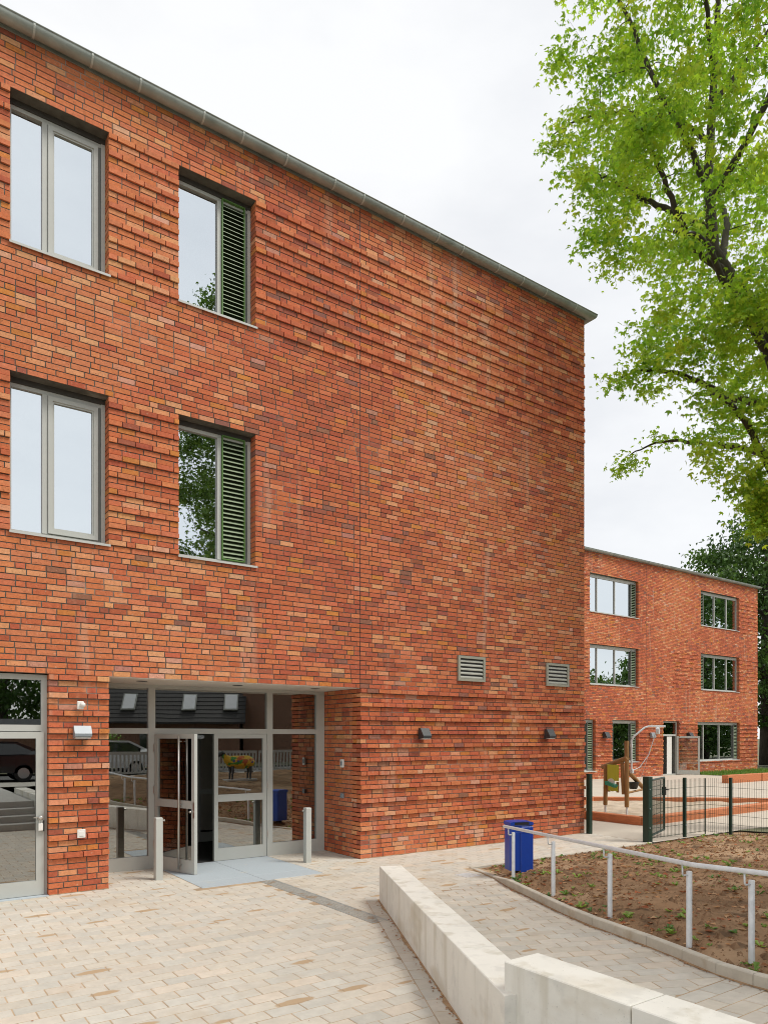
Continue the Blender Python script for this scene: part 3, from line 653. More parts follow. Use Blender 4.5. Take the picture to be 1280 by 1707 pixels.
# ------------------------------------------------------------------ far school wing
YF = 24.2; XR = 46.5
far = thing('school_wing', 'distant three storey red brick wing with wide windows behind the sandpit', 'building')
WB = lambda u, d, z: Vector((u, YF + d, z))
FW_ = [(30.0, 34.05, 104 * PC, 128 * PC, 'r'), (40.05, 44.3, 106 * PC, 131 * PC, 'l'), (30.0, 34.05, 59 * PC, 84 * PC, 'r'), (40.05, 44.3, 60 * PC, 86 * PC, 'l'),
       (28.6, 30.45, 5 * PC, 37 * PC, 'r'), (31.8, 34.05, 10 * PC, 37 * PC, 'b'), (39.7, 44.35, 9 * PC, 37 * PC, 'r')]
FDOOR = (36.3, 37.85, 0.0, 37 * PC)
fo = [f[:4] for f in FW_] + [FDOOR]
fu = set(range(105, 130, 3)); fm = set(range(60, 87, 3)); fl = set(range(8, 37, 3))
fb = [(26, 30.0, fu), (44.3, 47, fu), (26, 30.0, fm), (37.4, 40.05, fm), (44.3, 47, fm), (26, 47, fl)]
rows = brick_rows(27.5, XR, 0, NT, fo, fb, 21.3, cuts=(34.75,))
brick_wall(far, WB, rows, 0, 0.20)
mb = MB(); sheet(mb, WB, 20, XR - 0.01, 0, NT * PC, fo, 0.008, 0.2)
mb.box(XR - 0.2, XR, YF + 0.05, YF + 12, 0, NT * PC); mb.box(20, XR, YF + 11.8, YF + 12, 0, NT * PC); mb.box(20, XR - 0.1, YF + 0.1, YF + 11.9, NT * PC, NT * PC + 0.1)
mb.build('mortar_wall', M['mortar'], far)
mb = MB(); mb.box(34.735, 34.752, YF - 0.002, YF + 0.012, ZS, NT * PC); mb.build('expansion_joint', M['black'], far)
half_gutter(far, [(20, YF, 0, -1), (XR, YF, 1, -1), (XR, YF + 6, 1, 0)], GZ, 0.098, [(28.5 + k * 0.9, YF, 0, -1) for k in range(20)])
m = MB(); m.box(20, XR + 0.012, YF - 0.012, YF + 0.06, NT * PC - 0.005, GZ + 0.09); m.build('fascia', M['zinc'], far)
def far_window(x0, x1, z0, z1, side):
    w = part('window', far); Y = YF + 0.17; q = MB()
    frame_rect(q, x0 + 0.01, x1 - 0.01, z0 + 0.02, z1 - 0.01, 0.06, Y, Y + 0.08, wt=0.16)
    a, b = x0 + 0.07, x1 - 0.07; lw = 0.42
    la = a + lw if side == 'l' else a; lb = b - lw if side in 'rb' else b
    if side == 'b': la = a + 0.16
    nm = 3 if (lb - la) > 2.5 else (1 if (lb - la) < 2 else 2)
    cuts = [la + (lb - la) * f for f in ((0.0, 0.2, 0.62, 1.0) if nm == 3 and side != 'l' else ((0.0, 0.33, 0.7, 1.0) if nm == 3 else (0, 1)))]
    for c in cuts[1:-1]: q.box(c - 0.03, c + 0.03, Y - 0.01, Y + 0.08, z0 + 0.08, z1 - 0.17)
    q.build('frame', M['frame'], w)
    for c0, c1 in zip(cuts[:-1], cuts[1:]): pane(w, c0, c1, z0 + 0.08, z1 - 0.17, Y + 0.04)
    for (s0, s1) in ([(a, la)] if side in 'lb' else []) + ([(lb, b)] if side in 'rb' else []):
        q = MB(); frame_rect(q, s0, s1, z0 + 0.08, z1 - 0.13, 0.03, Y - 0.05, Y + 0.03); q.build('louvre_frame', M['frame_dark'], w)
        q = MB(); q.box(s0, s1, Y + 0.04, Y + 0.05, z0 + 0.08, z1 - 0.15); q.build('louvre_back', M['louvre_dark'], w)
        q = MB(); n = int((z1 - z0 - 0.25) / 0.09)
        for k in range(n):
            z = z0 + 0.11 + k * 0.09; q.face_grid([(s0 + 0.03, Y - 0.045, z), (s1 - 0.03, Y - 0.045, z), (s1 - 0.03, Y + 0.02, z + 0.045), (s0 + 0.03, Y + 0.02, z + 0.045)], [(0, 1, 2, 3)])
        q.build('louvre_slats', M['slat'], w)
    sill(w, x0, x1, z0 - 0.002, YF - 0.04, Y + 0.03)
    room(w, x0, x1, Y + 0.09, Y + 5, z0 - 0.3, z1 + 0.1)
for f in FW_: far_window(*f)
w = part('garden_door', far); q = MB(); Y = YF + 0.15
frame_rect(q, FDOOR[0] + 0.01, FDOOR[1] - 0.01, 0, ZS - 0.01, 0.07, Y, Y + 0.08); q.box(FDOOR[0] + 0.08, FDOOR[1] - 0.08, Y, Y + 0.08, 2.22, 2.32); q.build('frame', M['frame'], w)
pane(w, FDOOR[0] + 0.08, FDOOR[1] - 0.08, 2.32, ZS - 0.08, Y + 0.04, 'glass_door')
q = MB(); q.box(36.95, 37.40, Y + 0.03, Y + 0.06, 0.02, 2.2); q.build('inner_panel', M['white'], w)
room(w, FDOOR[0], FDOOR[1], Y + 0.09, Y + 4, 0, ZS)
lf = part('door_leaf', far, loc=(37.78, Y - 0.02, 0), rot=(0, 0, math.radians(-52))); q = MB()
frame_rect(q, 0, 1.25, 0.02, 2.22, 0.11, -0.03, 0.03, wb=0.24); q.build('leaf_frame', M['frame'], lf)
q = MB(); q.box(0.11, 1.14, -0.006, 0.006, 0.26, 2.11); q.build('pane', M['glass_clear'], lf)
wedge_lamp(31.15, YF - 0.041, 2.27, 0.34, 0.32, 0.26, M['lamp_dark'], 'dark wall lamp on the far wing between two ground floor windows', 'wall lamps on the far wing')
wedge_lamp(35.2, YF - 0.041, 2.27, 0.34, 0.30, 0.16, M['lamp_light'], 'light grey wall lamp on the far wing left of its open door', 'wall lamps on the far wing')
wedge_lamp(38.75, YF - 0.041, 2.27, 0.34, 0.32, 0.26, M['lamp_dark'], 'dark wall lamp on the far wing right of its open door', 'wall lamps on the far wing')

# ------------------------------------------------------------------ ground and paving
def struct(name, mb, m, **k):
    o = mb.build(name, m, None, **k); o['kind'] = 'structure'; return o
def pstruct(name):
    o = bpy.data.objects.new(name, None); scene.collection.objects.link(o); o['kind'] = 'structure'; return o
q = MB(); S = 700; q.face_grid([(-S, -S, -0.30), (S, -S, -0.30), (S, S, -0.30), (-S, S, -0.30)], [(0, 1, 2, 3)]); struct('ground', q, M['ground'])

def clip(poly, hp):
    """keep the part of poly with a*x+b*y <= c for each (a,b,c)"""
    for a, b, c in hp:
        out = []
        for i in range(len(poly)):
            p, r = poly[i], poly[(i + 1) % len(poly)]; dp = a * p[0] + b * p[1] - c; dr = a * r[0] + b * r[1] - c
            if dp <= 0: out.append(p)
            if (dp < 0 < dr) or (dr < 0 < dp):
                t = dp / (dp - dr); out.append((p[0] + (r[0] - p[0]) * t, p[1] + (r[1] - p[1]) * t))
        poly = out
        if len(poly) < 3: return None
    return poly
def area(poly): return 0.5 * abs(sum(poly[i][0] * poly[(i + 1) % len(poly)][1] - poly[(i + 1) % len(poly)][0] * poly[i][1] for i in range(len(poly))))

WA, WBp = Vector((5.55, 7.95)), Vector((3.30, 3.38))          # plaza face of the long concrete wall
wd = (WBp - WA).normalized(); wnrm = Vector((-wd.y, wd.x))    # towards the ramp
if wnrm.x < 0: wnrm = -wnrm
def hp_left(off): # keep the plaza side of the wall face moved by off towards the ramp
    p = WA + wnrm * off; return (wnrm.x, wnrm.y, wnrm.dot(p))
def hp_right(off):
    a, b, c = hp_left(off); return (-a, -b, -c)
PLX, PLY, JT = 0.305, 0.1725, 0.0085
def lay(origin, ang, nx, ny, hps, keep, out, rows_off=None):
    ca, sa = math.cos(ang), math.sin(ang)
    for j in range(ny[0], ny[1]):
        off = (0.5 * (j % 2) + 0.06 * math.sin(j * 12.9898)) * PLX
        for i in range(nx[0], nx[1]):
            x0, x1 = i * PLX + off, (i + 1) * PLX + off - JT; y0, y1 = j * PLY, (j + 1) * PLY - JT
            pl = [(origin[0] + x * ca - y * sa, origin[1] + x * sa + y * ca) for x, y in ((x0, y0), (x1, y0), (x1, y1), (x0, y1))]
            c = (sum(p[0] for p in pl) / 4, sum(p[1] for p in pl) / 4)
            if not keep(*c): continue
            pl = clip(pl, hps)
            if pl and area(pl) > 0.004: out.append(pl)
Y0 = 9.1 - 34 * PLY; YM = 9.1 - 6 * PLY
plaza = []
GR = (4.82, 5.06, 7.05, 10.08)                      # drain channel
MAT = (3.92, 5.95, 10.085, 12.16)                   # grey slabs in front of the door
def inframe(x, y, m=60, z=0):
    p = proj(x, y, z); return p is not None and -m < p[0] < 1280 + m and p[1] < 1707 + 3 * m
def keepA(x, y):
    if MAT[0] < x < MAT[1] and y > MAT[2]: return False
    if GR[0] < x < GR[1] and GR[2] < y < GR[3]: return False
    if y > YD + 0.12 and not (2.6 < x < XJ + 0.05): return False
    return -2.5 < x < 13.6 and y < YB + 0.05
# axis-aligned rows; split where the drain, the slabs and the wall cut them
lay((0, Y0), 0, (-9, 24), (0, 28), [hp_left(-0.175), (0, 1, YM), (0, -1, -GR[3] + 100)], lambda x, y: keepA(x, y) and not (GR[0] - 0.3 < x < GR[1] + 0.3 and y > GR[2] - 0.05), plaza)
for hp in ([(1, 0, GR[0] - JT)], [(-1, 0, -GR[1] - JT), hp_left(-0.175)]):
    lay((0, Y0), 0, (-9, 24), (0, 34), hp + [(0, 1, YM if len(hp) > 1 else 9.1)], lambda x, y: GR[0] - 0.32 < x < GR[1] + 0.32 and GR[2] - 0.05 < y and (y < YM + 0.02), plaza)
lay((0, Y0), 0, (-9, 27), (28, 52), [(1, 0, GR[0] - JT)], lambda x, y: keepA(x - 0.0, y) and x < GR[0] + 0.16 and not (x > MAT[0] - 0.16 and y > MAT[2] - 0.1), plaza)
lay((0, Y0), 0, (-9, 50), (28, 34), [(-1, 0, -GR[1] - JT), (1, 0, 8.02)], lambda x, y: x > GR[1] - 0.16 and x < 8.2, plaza)
lay((0, Y0), 0, (-9, 50), (34, 40), [(-1, 0, -GR[1] - JT)], lambda x, y: x > GR[1] - 0.16 and x < 13.4 and y < MAT[2], plaza)
lay((0, Y0), 0, (-9, 50), (40, 52), [(-1, 0, -MAT[1] - JT)], lambda x, y: x > MAT[1] - 0.16 and (y < YD + 0.12 or x < XJ + 0.05) and x < 13.4, plaza)
lay((0, Y0), 0, (-9, 50), (40, 52), [(1, 0, MAT[0] - JT)], lambda x, y: MAT[0] - 0.17 < x < MAT[0] + 0.16 and y < YB + 0.05, plaza)
# cut row along the wall
n = int((WBp - WA).length / 0.26)
for k in range(-1, n + 2):
    a = WA + wd * (k * 0.262) - wnrm * 0.168; b = WA + wd * ((k + 1) * 0.262 - JT) - wnrm * 0.168
    plaza.append([(a.x, a.y), (b.x, b.y), ((b + wnrm * 0.16).x, (b + wnrm * 0.16).y), ((a + wnrm * 0.16).x, (a + wnrm * 0.16).y)])

KERB = [(8.15, 8.99), (7.86, 8.15), (7.52, 7.55), (6.98, 6.45), (6.62, 5.72), (6.36, 5.1), (6.06, 4.22), (5.86, 3.72), (5.68, 3.30), (5.60, 2.95), (5.56, 2.4), (5.54, 1.4), (5.53, -1.0)]
def kerb_x(y):
    for (xa, ya), (xb, yb) in zip(KERB[:-1], KERB[1:]):
        if yb <= y <= ya: return xa + (xb - xa) * (ya - y) / (ya - yb)
    return KERB[0][0] if y > KERB[0][1] else KERB[-1][0]
ramp = []
def wall_mid(y): # x of the middle of the walls
    if y > 3.38: return 5.55 + (y - 7.95) * (5.55 - 3.30) / (7.95 - 3.38) + 0.17
    return 3.49
lay((6.9, 6.5), math.radians(-28), (-12, 12), (-24, 12), [(0, 1, YM - JT), (0, -1, -3.195), hp_right(0.10)], lambda x, y: wall_mid(y) - 0.1 < x < kerb_x(y) + 0.12, ramp)
lay((5.1, 3.19 - 26 * 0.1725), 0.0, (-7, 4), (0, 26), [(-1, 0, -3.45)], lambda x, y: x < kerb_x(y) + 0.1, ramp)

def paver_tone(c):
    n = mnoise.noise(Vector((c[0] * 0.5, c[1] * 0.5, 3))) ; k = random.gauss(1.0, 0.035) + 0.05 * n
    b = random.choice([(0.555, 0.51, 0.435), (0.545, 0.507, 0.437), (0.56, 0.512, 0.43), (0.535, 0.508, 0.445)])
    if random.random() < 0.04: b = (0.59, 0.52, 0.43)
    return tuple(v * k for v in b)
def paving(name, polys, zf, bedpoly, bedz):
    root = pstruct(name); sc = []
    for k, pl in enumerate(polys):
        P = [proj(x, y, zf(x, y)) for x, y in pl]
        if any(p is None for p in P): continue
        if not all(0 <= p[0] <= 1280 and 0 <= p[1] <= 1707 for p in P): continue
        sc.append((area(P), k))
    sc.sort(reverse=True); single = set(k for _, k in sc[:300]); mb = MB(); cache = {}
    for k, pl in enumerate(polys):
        c = (sum(p[0] for p in pl) / len(pl), sum(p[1] for p in pl) / len(pl)); t = paver_tone(c)
        tx, ty, dz = random.gauss(0, 0.003), random.gauss(0, 0.004), random.gauss(0, 0.0005)
        h = lambda x, y, c=c, tx=tx, ty=ty, dz=dz: zf(x, y) + dz + (x - c[0]) * tx + (y - c[1]) * ty
        tgt = MB() if k in single else mb
        # chamfered top edge
        n = len(pl); e = 0.004
        ins = [((x - c[0]) * (1 - e / 0.15) + c[0], (y - c[1]) * (1 - e / 0.08) + c[1]) for x, y in pl]
        top = [(x, y, h(x, y)) for x, y in ins]; mid = [(x, y, h(x, y) - 0.004) for x, y in pl]; bot = [(x, y, h(x, y) - 0.03) for x, y in pl]
        if area(pl) > 0.047 and k in single:      # whole stones share their mesh by tone
            pass
        fs = [tuple(range(n))] + [(i, n + i, n + (i + 1) % n, (i + 1) % n) for i in range(n)] + [(n + i, 2 * n + i, 2 * n + (i + 1) % n, n + (i + 1) % n) for i in range(n)]
        if k in single:
            o = tgt.face_grid([(x - c[0], y - c[1], z - zf(*c)) for x, y, z in top + mid + bot], fs, t).build('paver', M['paver'], root, tone=True)
            o.location = (c[0], c[1], zf(*c))
        else: mb.face_grid(top + mid + bot, fs, t)
    mb.build('paver_field', M['paver'], root, tone=True, kind='stuff')
    return root
pl_root = paving('plaza_paving', plaza, lambda x, y: 0.0, None, 0)
q = MB(); q.face_grid([(-4, 3.2, -0.0028), (5.4, 3.2, -0.0028), (8.3, 8.1, -0.0028), (8.3, 9.2, -0.0028), (13.9, 9.2, -0.0028), (13.9, YD + 0.05, -0.0028), (7.5, YD + 0.05, -0.0028), (7.5, YB + 0.1, -0.0028), (-4, YB + 0.1, -0.0028)], [tuple(range(9))])
q.build('joint_bed', M['joint'], pl_root)
rm_root = paving('ramp_paving', ramp, lambda x, y: zr(y), None, 0)
q = MB(); ys = [8.07 - 0.35 * k for k in range(29)]
for a, b in zip(ys[:-1], ys[1:]):
    q.face_grid([(wall_mid(a) + 0.0, a, zr(a) - 0.0028), (wall_mid(b) + 0.0, b, zr(b) - 0.0028), (kerb_x(b) + 0.1, b, zr(b) - 0.0028), (kerb_x(a) + 0.1, a, zr(a) - 0.0028)], [(0, 1, 2, 3)])
q.build('joint_bed', M['joint'], rm_root)

# grey slabs, drain channel, gully
root = pstruct('entrance_slabs')
for a, b, c, d in ((3.925, 4.925, 10.09, 10.54), (4.932, 5.945, 10.09, 10.54), (3.925, 4.925, 10.548, 12.12), (4.932, 5.945, 10.548, 12.12)):
    q = MB(); q.cbox(a, b, c, d, -0.05, 0.003, 0.003); q.build('slab', M['slab'], root)
dr = thing('drain_channel', 'long galvanised slotted drain grate running from the entrance slabs across the paving', 'drain')
q = MB(); a, b, c, d = GR
q.box(a, a + 0.012, c, d, -0.05, 0.002); q.box(b - 0.012, b, c, d, -0.05, 0.002); q.build('edge_rail', M['grate'], dr)
q = MB(); q.box(a + 0.012, b - 0.012, c, d, -0.05, -0.02); q.build('channel_bed', M['joint'], dr)
q = MB()
for k in range(5):
    x = a + 0.03 + k * (b - a - 0.06) / 4; q.box(x - 0.005, x + 0.005, c, d, -0.012, 0.001)
k = 0; y = c + 0.01
while y < d:
    q.box(a + 0.012, b - 0.012, y, y + 0.016, -0.012, 0.0); y += 0.034
q.build('grate', M['grate'], dr)
gl = thing('gully_grate', 'small square metal gully grate in the paving beside the blue bin', 'drain', loc=(7.72, 8.62, 0.0))
q = MB(); frame_rect(q, -0.14, 0.14, -0.14, 0.14, 0.02, -0.02, 0.003); 
q2 = MB(); q2.box(-0.14, 0.14, -0.14, -0.12, -0.02, 0.004); q2.box(-0.14, 0.14, 0.12, 0.14, -0.02, 0.004); q2.box(-0.14, -0.12, -0.12, 0.12, -0.02, 0.004); q2.box(0.12, 0.14, -0.12, 0.12, -0.02, 0.004); q2.build('frame', M['galv'], gl)
q2 = MB()
for k in range(7): q2.box(-0.12, 0.12, -0.105 + k * 0.033, -0.09 + k * 0.033, -0.01, 0.003)
q2.build('bars', M['galv'], gl)

# concrete walls
def zt1(s): return 0.465 + 0.10 * s
lw = thing('concrete_wall', 'long pale concrete seat wall of four blocks tapering away towards the entrance', 'wall')
tot = (WBp - WA).length
for s0, s1 in ((0.0, 0.195), (0.195, 0.585), (0.585, 0.80), (0.80, 1.02)):
    a = WA + wd * (tot * s0 + 0.002); b = WA + wd * (tot * s1 - 0.002); T = 0.305; c = 0.006
    P = []
    for p_, s_ in ((a, s0), (b, s1)):
        for off, hh in ((0, -0.1), (0, zt1(s_) - c), (c, zt1(s_)), (T - c, zt1(s_)), (T, zt1(s_) - c), (T, -0.1)):
            w_ = p_ + wnrm * off; P.append((w_.x, w_.y, hh))
    fs = [(i, i + 1, 7 + i, 6 + i) for i in range(5)] + [(0, 5, 4, 3, 2, 1)[::-1], (6, 7, 8, 9, 10, 11)[::-1]]
    q = MB().face_grid(P, fs); q.build('block', M['concrete'], lw)
cw = thing('concrete_wall', 'taller pale concrete stair cheek wall in the bottom right foreground', 'wall')
for y0, y1 in ((2.42, 3.372), (1.30, 2.414), (0.2, 1.294), (-0.9, 0.194)):
    q = MB(); q.cbox(3.33, 3.645, y0 + 0.002, y1 - 0.002, -0.1, 0.752, 0.006); q.build('block', M['concrete'], cw)

# steps up to the street (seen only in the glass)
st = pstruct('entrance_steps')
for k in range(4):
    q = MB(); q.cbox(-3.0, 3.325, 3.2 - 0.35 * (k + 1) if k < 3 else -4.0, 3.2 - 0.35 * k, -0.1 + 0.15 * k, 0.15 * (k + 1), 0.006); q.build('step', M['step'], st)

# kerb along the ramp and thin edging by the path
def off_path(path, d):
    out = []
    for i, p in enumerate(path):
        a = Vector(path[max(i - 1, 0)]); b = Vector(path[min(i + 1, len(path) - 1)]); t = (b - a).normalized(); n = Vector((-t.y, t.x)); out.append(Vector(p) + n * d)
    return out
kb = pstruct('kerb')
KR = off_path(KERB, 0.085)
def kh(y): return clamp((8.35 - y) * 0.16, 0.012, 0.10)
segs = [(1, 2), (2, 3), (3, 4), (4, 5), (5, 6), (6, 7), (7, 8), (8, 9), (9, 10), (10, 11), (11, 12)]
for i, j in [(0, 1)] + segs:
    a, b = Vector(KERB[i]), Vector(KERB[j]); a2, b2 = KR[i], KR[j]; g = (b - a).normalized() * 0.003; c = 0.008
    P = []
    for p_, p2 in ((a + g, a2 + g), (b - g, b2 - g)):
        n_ = (p2 - p_).normalized(); h = zr(p_.y) + kh(p_.y)
        for w_, hh in ((p_, zr(p_.y) - 0.1), (p_, h - c), (p_ + n_ * c, h), (p2 - n_ * c, h), (p2, h - c), (p2, zr(p_.y) - 0.1)): P.append((w_.x, w_.y, hh))
    MB().face_grid(P, [(i_, i_ + 1, 7 + i_, 6 + i_) for i_ in range(5)] + [(1, 2, 3, 4, 5, 0), (11, 10, 9, 8, 7, 6)]).build('kerbstone', M['kerb'], kb)
ed = pstruct('edging'); 
for k in range(5):
    q = MB(); q.cbox(8.16 + k * 1.0, 9.155 + k * 1.0, 9.02, 9.08, -0.1, 0.018, 0.005); q.build('edging_stone', M['kerb'], ed)

# planting bed of bare earth
def earth_z(x, y):
    e = clamp((x - kerb_x(y)) / 0.5, 0, 1); k = zr(y) + kh(y) - 0.035 - (0.0 if y < 8.5 else (y - 8.5) * 0.01)
    n = mnoise.noise(Vector((x * 0.9, y * 0.9, 1))) * 0.05 + mnoise.noise(Vector((x * 2.7, y * 2.7, 5))) * 0.04 + mnoise.noise(Vector((x * 7, y * 7, 9))) * 0.02
    edge = clamp((9.05 - y) / 0.4, 0, 1)
    return k + (n + 0.06 * e) * (0.15 + 0.85 * e) * (0.2 + 0.8 * edge)
q = MB(); NY, NX = 150, 130; idx = {}
for j in range(NY + 1):
    y = 9.03 - (9.03 + 4.0) * (j / NY) ** 1.15
    for i in range(NX + 1):
        x0 = kerb_x(y) + 0.06; x1 = 16.5; x = x0 + (x1 - x0) * (i / NX) ** 1.2
        idx[i, j] = len(q.v); q.v.append((x, y, earth_z(x, y))); q.c.append((1, 1, 1))
for j in range(NY):
    for i in range(NX): q.f.append((idx[i, j], idx[i, j + 1], idx[i + 1, j + 1], idx[i + 1, j]))
struct('earth_bed', q, M['earth'], smooth=True)
def on_earth(ylo=0.5):
    while True:
        y = random.uniform(ylo, 9.0); x = kerb_x(y) + 0.12 + (15.2 - kerb_x(y)) * random.random() ** 1.2
        p = proj(x, y, 0)
        if p and -60 < p[0] < 1400: return x, y
q = MB()
for k in range(7500):
    x, y = on_earth(); r = random.uniform(0.006, 0.022) if random.random() < 0.9 else random.uniform(0.02, 0.065); z = earth_z(x, y)
    P = [(x + r * math.cos(t) * random.uniform(0.7, 1.3), y + r * math.sin(t) * random.uniform(0.7, 1.3), z - r * 0.2) for t in (0, 1.57, 3.14, 4.71)] + [(x + random.uniform(-.3, .3) * r, y + random.uniform(-.3, .3) * r, z + r * random.uniform(0.5, 0.9))]
    q.face_grid(P, [(0, 1, 4), (1, 2, 4), (2, 3, 4), (3, 0, 4)])
tag(q.build('soil_clods', M['clod'], None, kind='stuff'), 'loose crumbs and clods of brown soil on the planting bed', 'soil')
q = MB(); drycols = [(0.34, 0.15, 0.06), (0.42, 0.22, 0.10), (0.28, 0.12, 0.05), (0.46, 0.28, 0.15), (0.36, 0.11, 0.04)]
def litter(x, y, z, r):
    a = random.uniform(0, 6.28); tl = Matrix.Rotation(a, 3, 'Z') @ Matrix.Rotation(random.uniform(-0.5, 0.5), 3, 'X'); c = random.choice(drycols); k = random.uniform(0.7, 1.2)
    P = [tl @ Vector(v) * r + Vector((x, y, z + 0.2 * r)) for v in ((-1, 0, 0.1), (-0.2, -0.55, 0.25), (1, 0, 0), (-0.1, 0.55, 0.3), (0, 0, -0.05))]
    q.face_grid(P, [(0, 1, 4), (1, 2, 4), (2, 3, 4), (3, 0, 4)], tuple(v * k for v in c))
for k in range(1500): x, y = on_earth(); litter(x, y, earth_z(x, y), random.uniform(0.02, 0.05))
for k in range(420):                                       # drifted along kerb and wall foot
    if random.random() < 0.5:
        s_ = random.random(); p = WA + wd * (tot * s_) - wnrm * abs(random.gauss(0.02, 0.035)); litter(p.x, p.y, 0.003, random.uniform(0.006, 0.016))
    else:
        y = random.uniform(1.5, 8.2); litter(kerb_x(y) - abs(random.gauss(0.0, 0.03)) - 0.01, y, zr(y) + 0.003, random.uniform(0.006, 0.015))
for k in range(60): litter(random.gauss(4.95, 0.25), random.gauss(6.2, 0.3), 0.003, random.uniform(0.006, 0.02))
for k in range(70): litter(random.uniform(0, 7), random.uniform(4, 10.5), 0.003, random.uniform(0.006, 0.014))
tag(q.build('leaf_litter', M['dry_leaf'], None, tone=True, kind='stuff'), 'brown fallen leaves scattered over the planting bed and along the kerb', 'leaves')
q = MB()
def drift(path, zf, wmax, side):
    n = len(path); P = []
    for i, p in enumerate(path):
        a = Vector(path[max(i - 1, 0)]); b = Vector(path[min(i + 1, n - 1)]); t_ = (b - a).normalized(); nn = Vector((-t_.y, t_.x)) * side
        w_ = wmax * max(0.10, 0.45 + 0.9 * mnoise.noise(Vector((p[0] * 2.3, p[1] * 2.3, 11))) + 0.35 * mnoise.noise(Vector((p[0] * 11, p[1] * 11, 3))))
        e = Vector(p) + nn * w_; P += [(p[0], p[1], zf(p[1]) + 0.010), (e.x, e.y, zf(e.y) + 0.0035)]
    q.face_grid(P, [(2 * i, 2 * i + 1, 2 * i + 3, 2 * i + 2) for i in range(n - 1)])
drift([tuple(WA + wd * (tot * k / 160)) for k in range(161)], lambda y: 0.0, 0.045, -1)
drift([(kerb_x(y), y) for y in [8.9 - 0.04 * k for k in range(170)]], zr, 0.05, -1)
drift([(XJ + 0.06 * k, YD - 0.001) for k in range(101)], lambda y: 0.0, 0.03, -1)
drift([(2.01 + 0.04 * k, YD - 0.001) for k in range(21)], lambda y: 0.0, 0.02, -1)
o = q.build('sand_drift', M['dirt'], None, kind='stuff'); tag(o, 'brown sand and dirt collected along the wall and kerb feet', 'dirt')
q = MB()
for k in range(430):
    x, y = on_earth()
    if mnoise.noise(Vector((x * 0.7, y * 0.7, 40))) < -0.12: continue
    z = earth_z(x, y); R_ = random.uniform(0.025, 0.075); n = random.randint(4, 9); g = random.choice([(0.16, 0.27, 0.05), (0.22, 0.34, 0.06), (0.28, 0.38, 0.09), (0.12, 0.22, 0.06)])
    for i in range(n):
        a = random.uniform(0, 6.28); r = R_ * random.uniform(0.6, 1.2); el = random.uniform(0.2, 0.8); d = Vector((math.cos(a), math.sin(a), 0)); sd_ = Vector((-d.y, d.x, 0)) * r * 0.32; o_ = Vector((x, y, z))
        k_ = random.uniform(0.8, 1.2)
        P = [o_, o_ + d * r * 0.6 + sd_ + Vector((0, 0, r * el)), o_ + d * r + Vector((0, 0, r * el * 0.9)), o_ + d * r * 0.6 - sd_ + Vector((0, 0, r * el))]
        q.face_grid(P, [(0, 1, 2, 3)], tuple(v * k_ for v in g))
tag(q.build('weeds', M['grass'], None, tone=True, kind='stuff'), 'small green weed seedlings sprouting from the bare earth bed', 'weeds')

# school yard behind the gate, sandpit, lawn strip
q = MB(); q.face_grid([(13.28, 9.06, 0.0), (16.5, 9.06, 0.0), (60, 4, 0.0), (60, YF + 0.3, 0.0), (13.28, YF + 0.3, 0.0)], [(0, 1, 2, 3, 4)]); struct('school_yard', q, M['yard'])
SB = [(15.6, 10.95), (15.6, 13.9), (19.4, 15.6), (24.4, 11.25)]
q = MB(); N_ = 36
def inpoly(x, y, P):
    r = False
    for i in range(len(P)):
        (xa, ya), (xb, yb) = P[i], P[i - 1]
        if (ya > y) != (yb > y) and x < (xb - xa) * (y - ya) / (yb - ya) + xa: r = not r
    return r
def sand_z(x, y): return 0.07 + 0.16 * mnoise.noise(Vector((x * 0.8, y * 0.8, 2))) * 0.6 + 0.05 * mnoise.noise(Vector((x * 2.5, y * 2.5, 4)))
idx = {}
for j in range(N_ + 1):
    v = j / N_
    L0 = Vector(SB[0]).lerp(Vector(SB[1]), v); R0 = Vector(SB[3]).lerp(Vector(SB[2]), v)
    for i in range(61):
        p = L0.lerp(R0, i / 60); idx[i, j] = len(q.v); q.v.append((p.x, p.y, sand_z(p.x, p.y))); q.c.append((1, 1, 1))
for j in range(N_):
    for i in range(60): q.f.append((idx[i, j], idx[i + 1, j], idx[i + 1, j + 1], idx[i, j + 1]))
struct('sandpit_sand', q, M['sand'], smooth=True)
sp = thing('sandpit_border', 'low red timber beams framing the sandpit behind the gate', 'sandpit')
for i in range(4):
    a, b = Vector(SB[i]), Vector(SB[(i + 1) % 4]); d = (b - a); ln = d.length; an = math.atan2(d.y, d.x)
    nseg = max(1, round(ln / 3.2))
    for k in range(nseg):
        q = MB(); q.cbox(0.005 + ln * k / nseg, ln * (k + 1) / nseg - 0.005 + (0.08 if k == nseg - 1 else 0), -0.11, 0.11, -0.05, 0.21, 0.015, M=Matrix.Translation((a.x, a.y, 0)) @ Matrix.Rotation(an, 4, 'Z'))
        q.build('beam', M['timber'], sp)
tb = thing('timber_edge', 'reddish timber beam edging along the far lawn right of the sandpit', 'timber')
for k, x in enumerate((32.7, 35.8)):
    q = MB(); q.cbox(x, x + 3.05, 18.4 - 0.02 * k, 18.7 - 0.02 * k, -0.05, 0.38, 0.015); q.build('beam', M['timber'], tb)
q = MB(); q.face_grid([(38.9, YF - 0.35, 0.03), (38.9, 21.6, 0.03), (60, 19, 0.03), (60, YF - 0.3, 0.03)], [(0, 1, 2, 3)]); struct('lawn', q, M['ground'])
V = []; Fc = []; C = []
n = 9000
bx = rng.uniform(38.6, 50, n); by = rng.uniform(21.5, YF - 0.3, n)
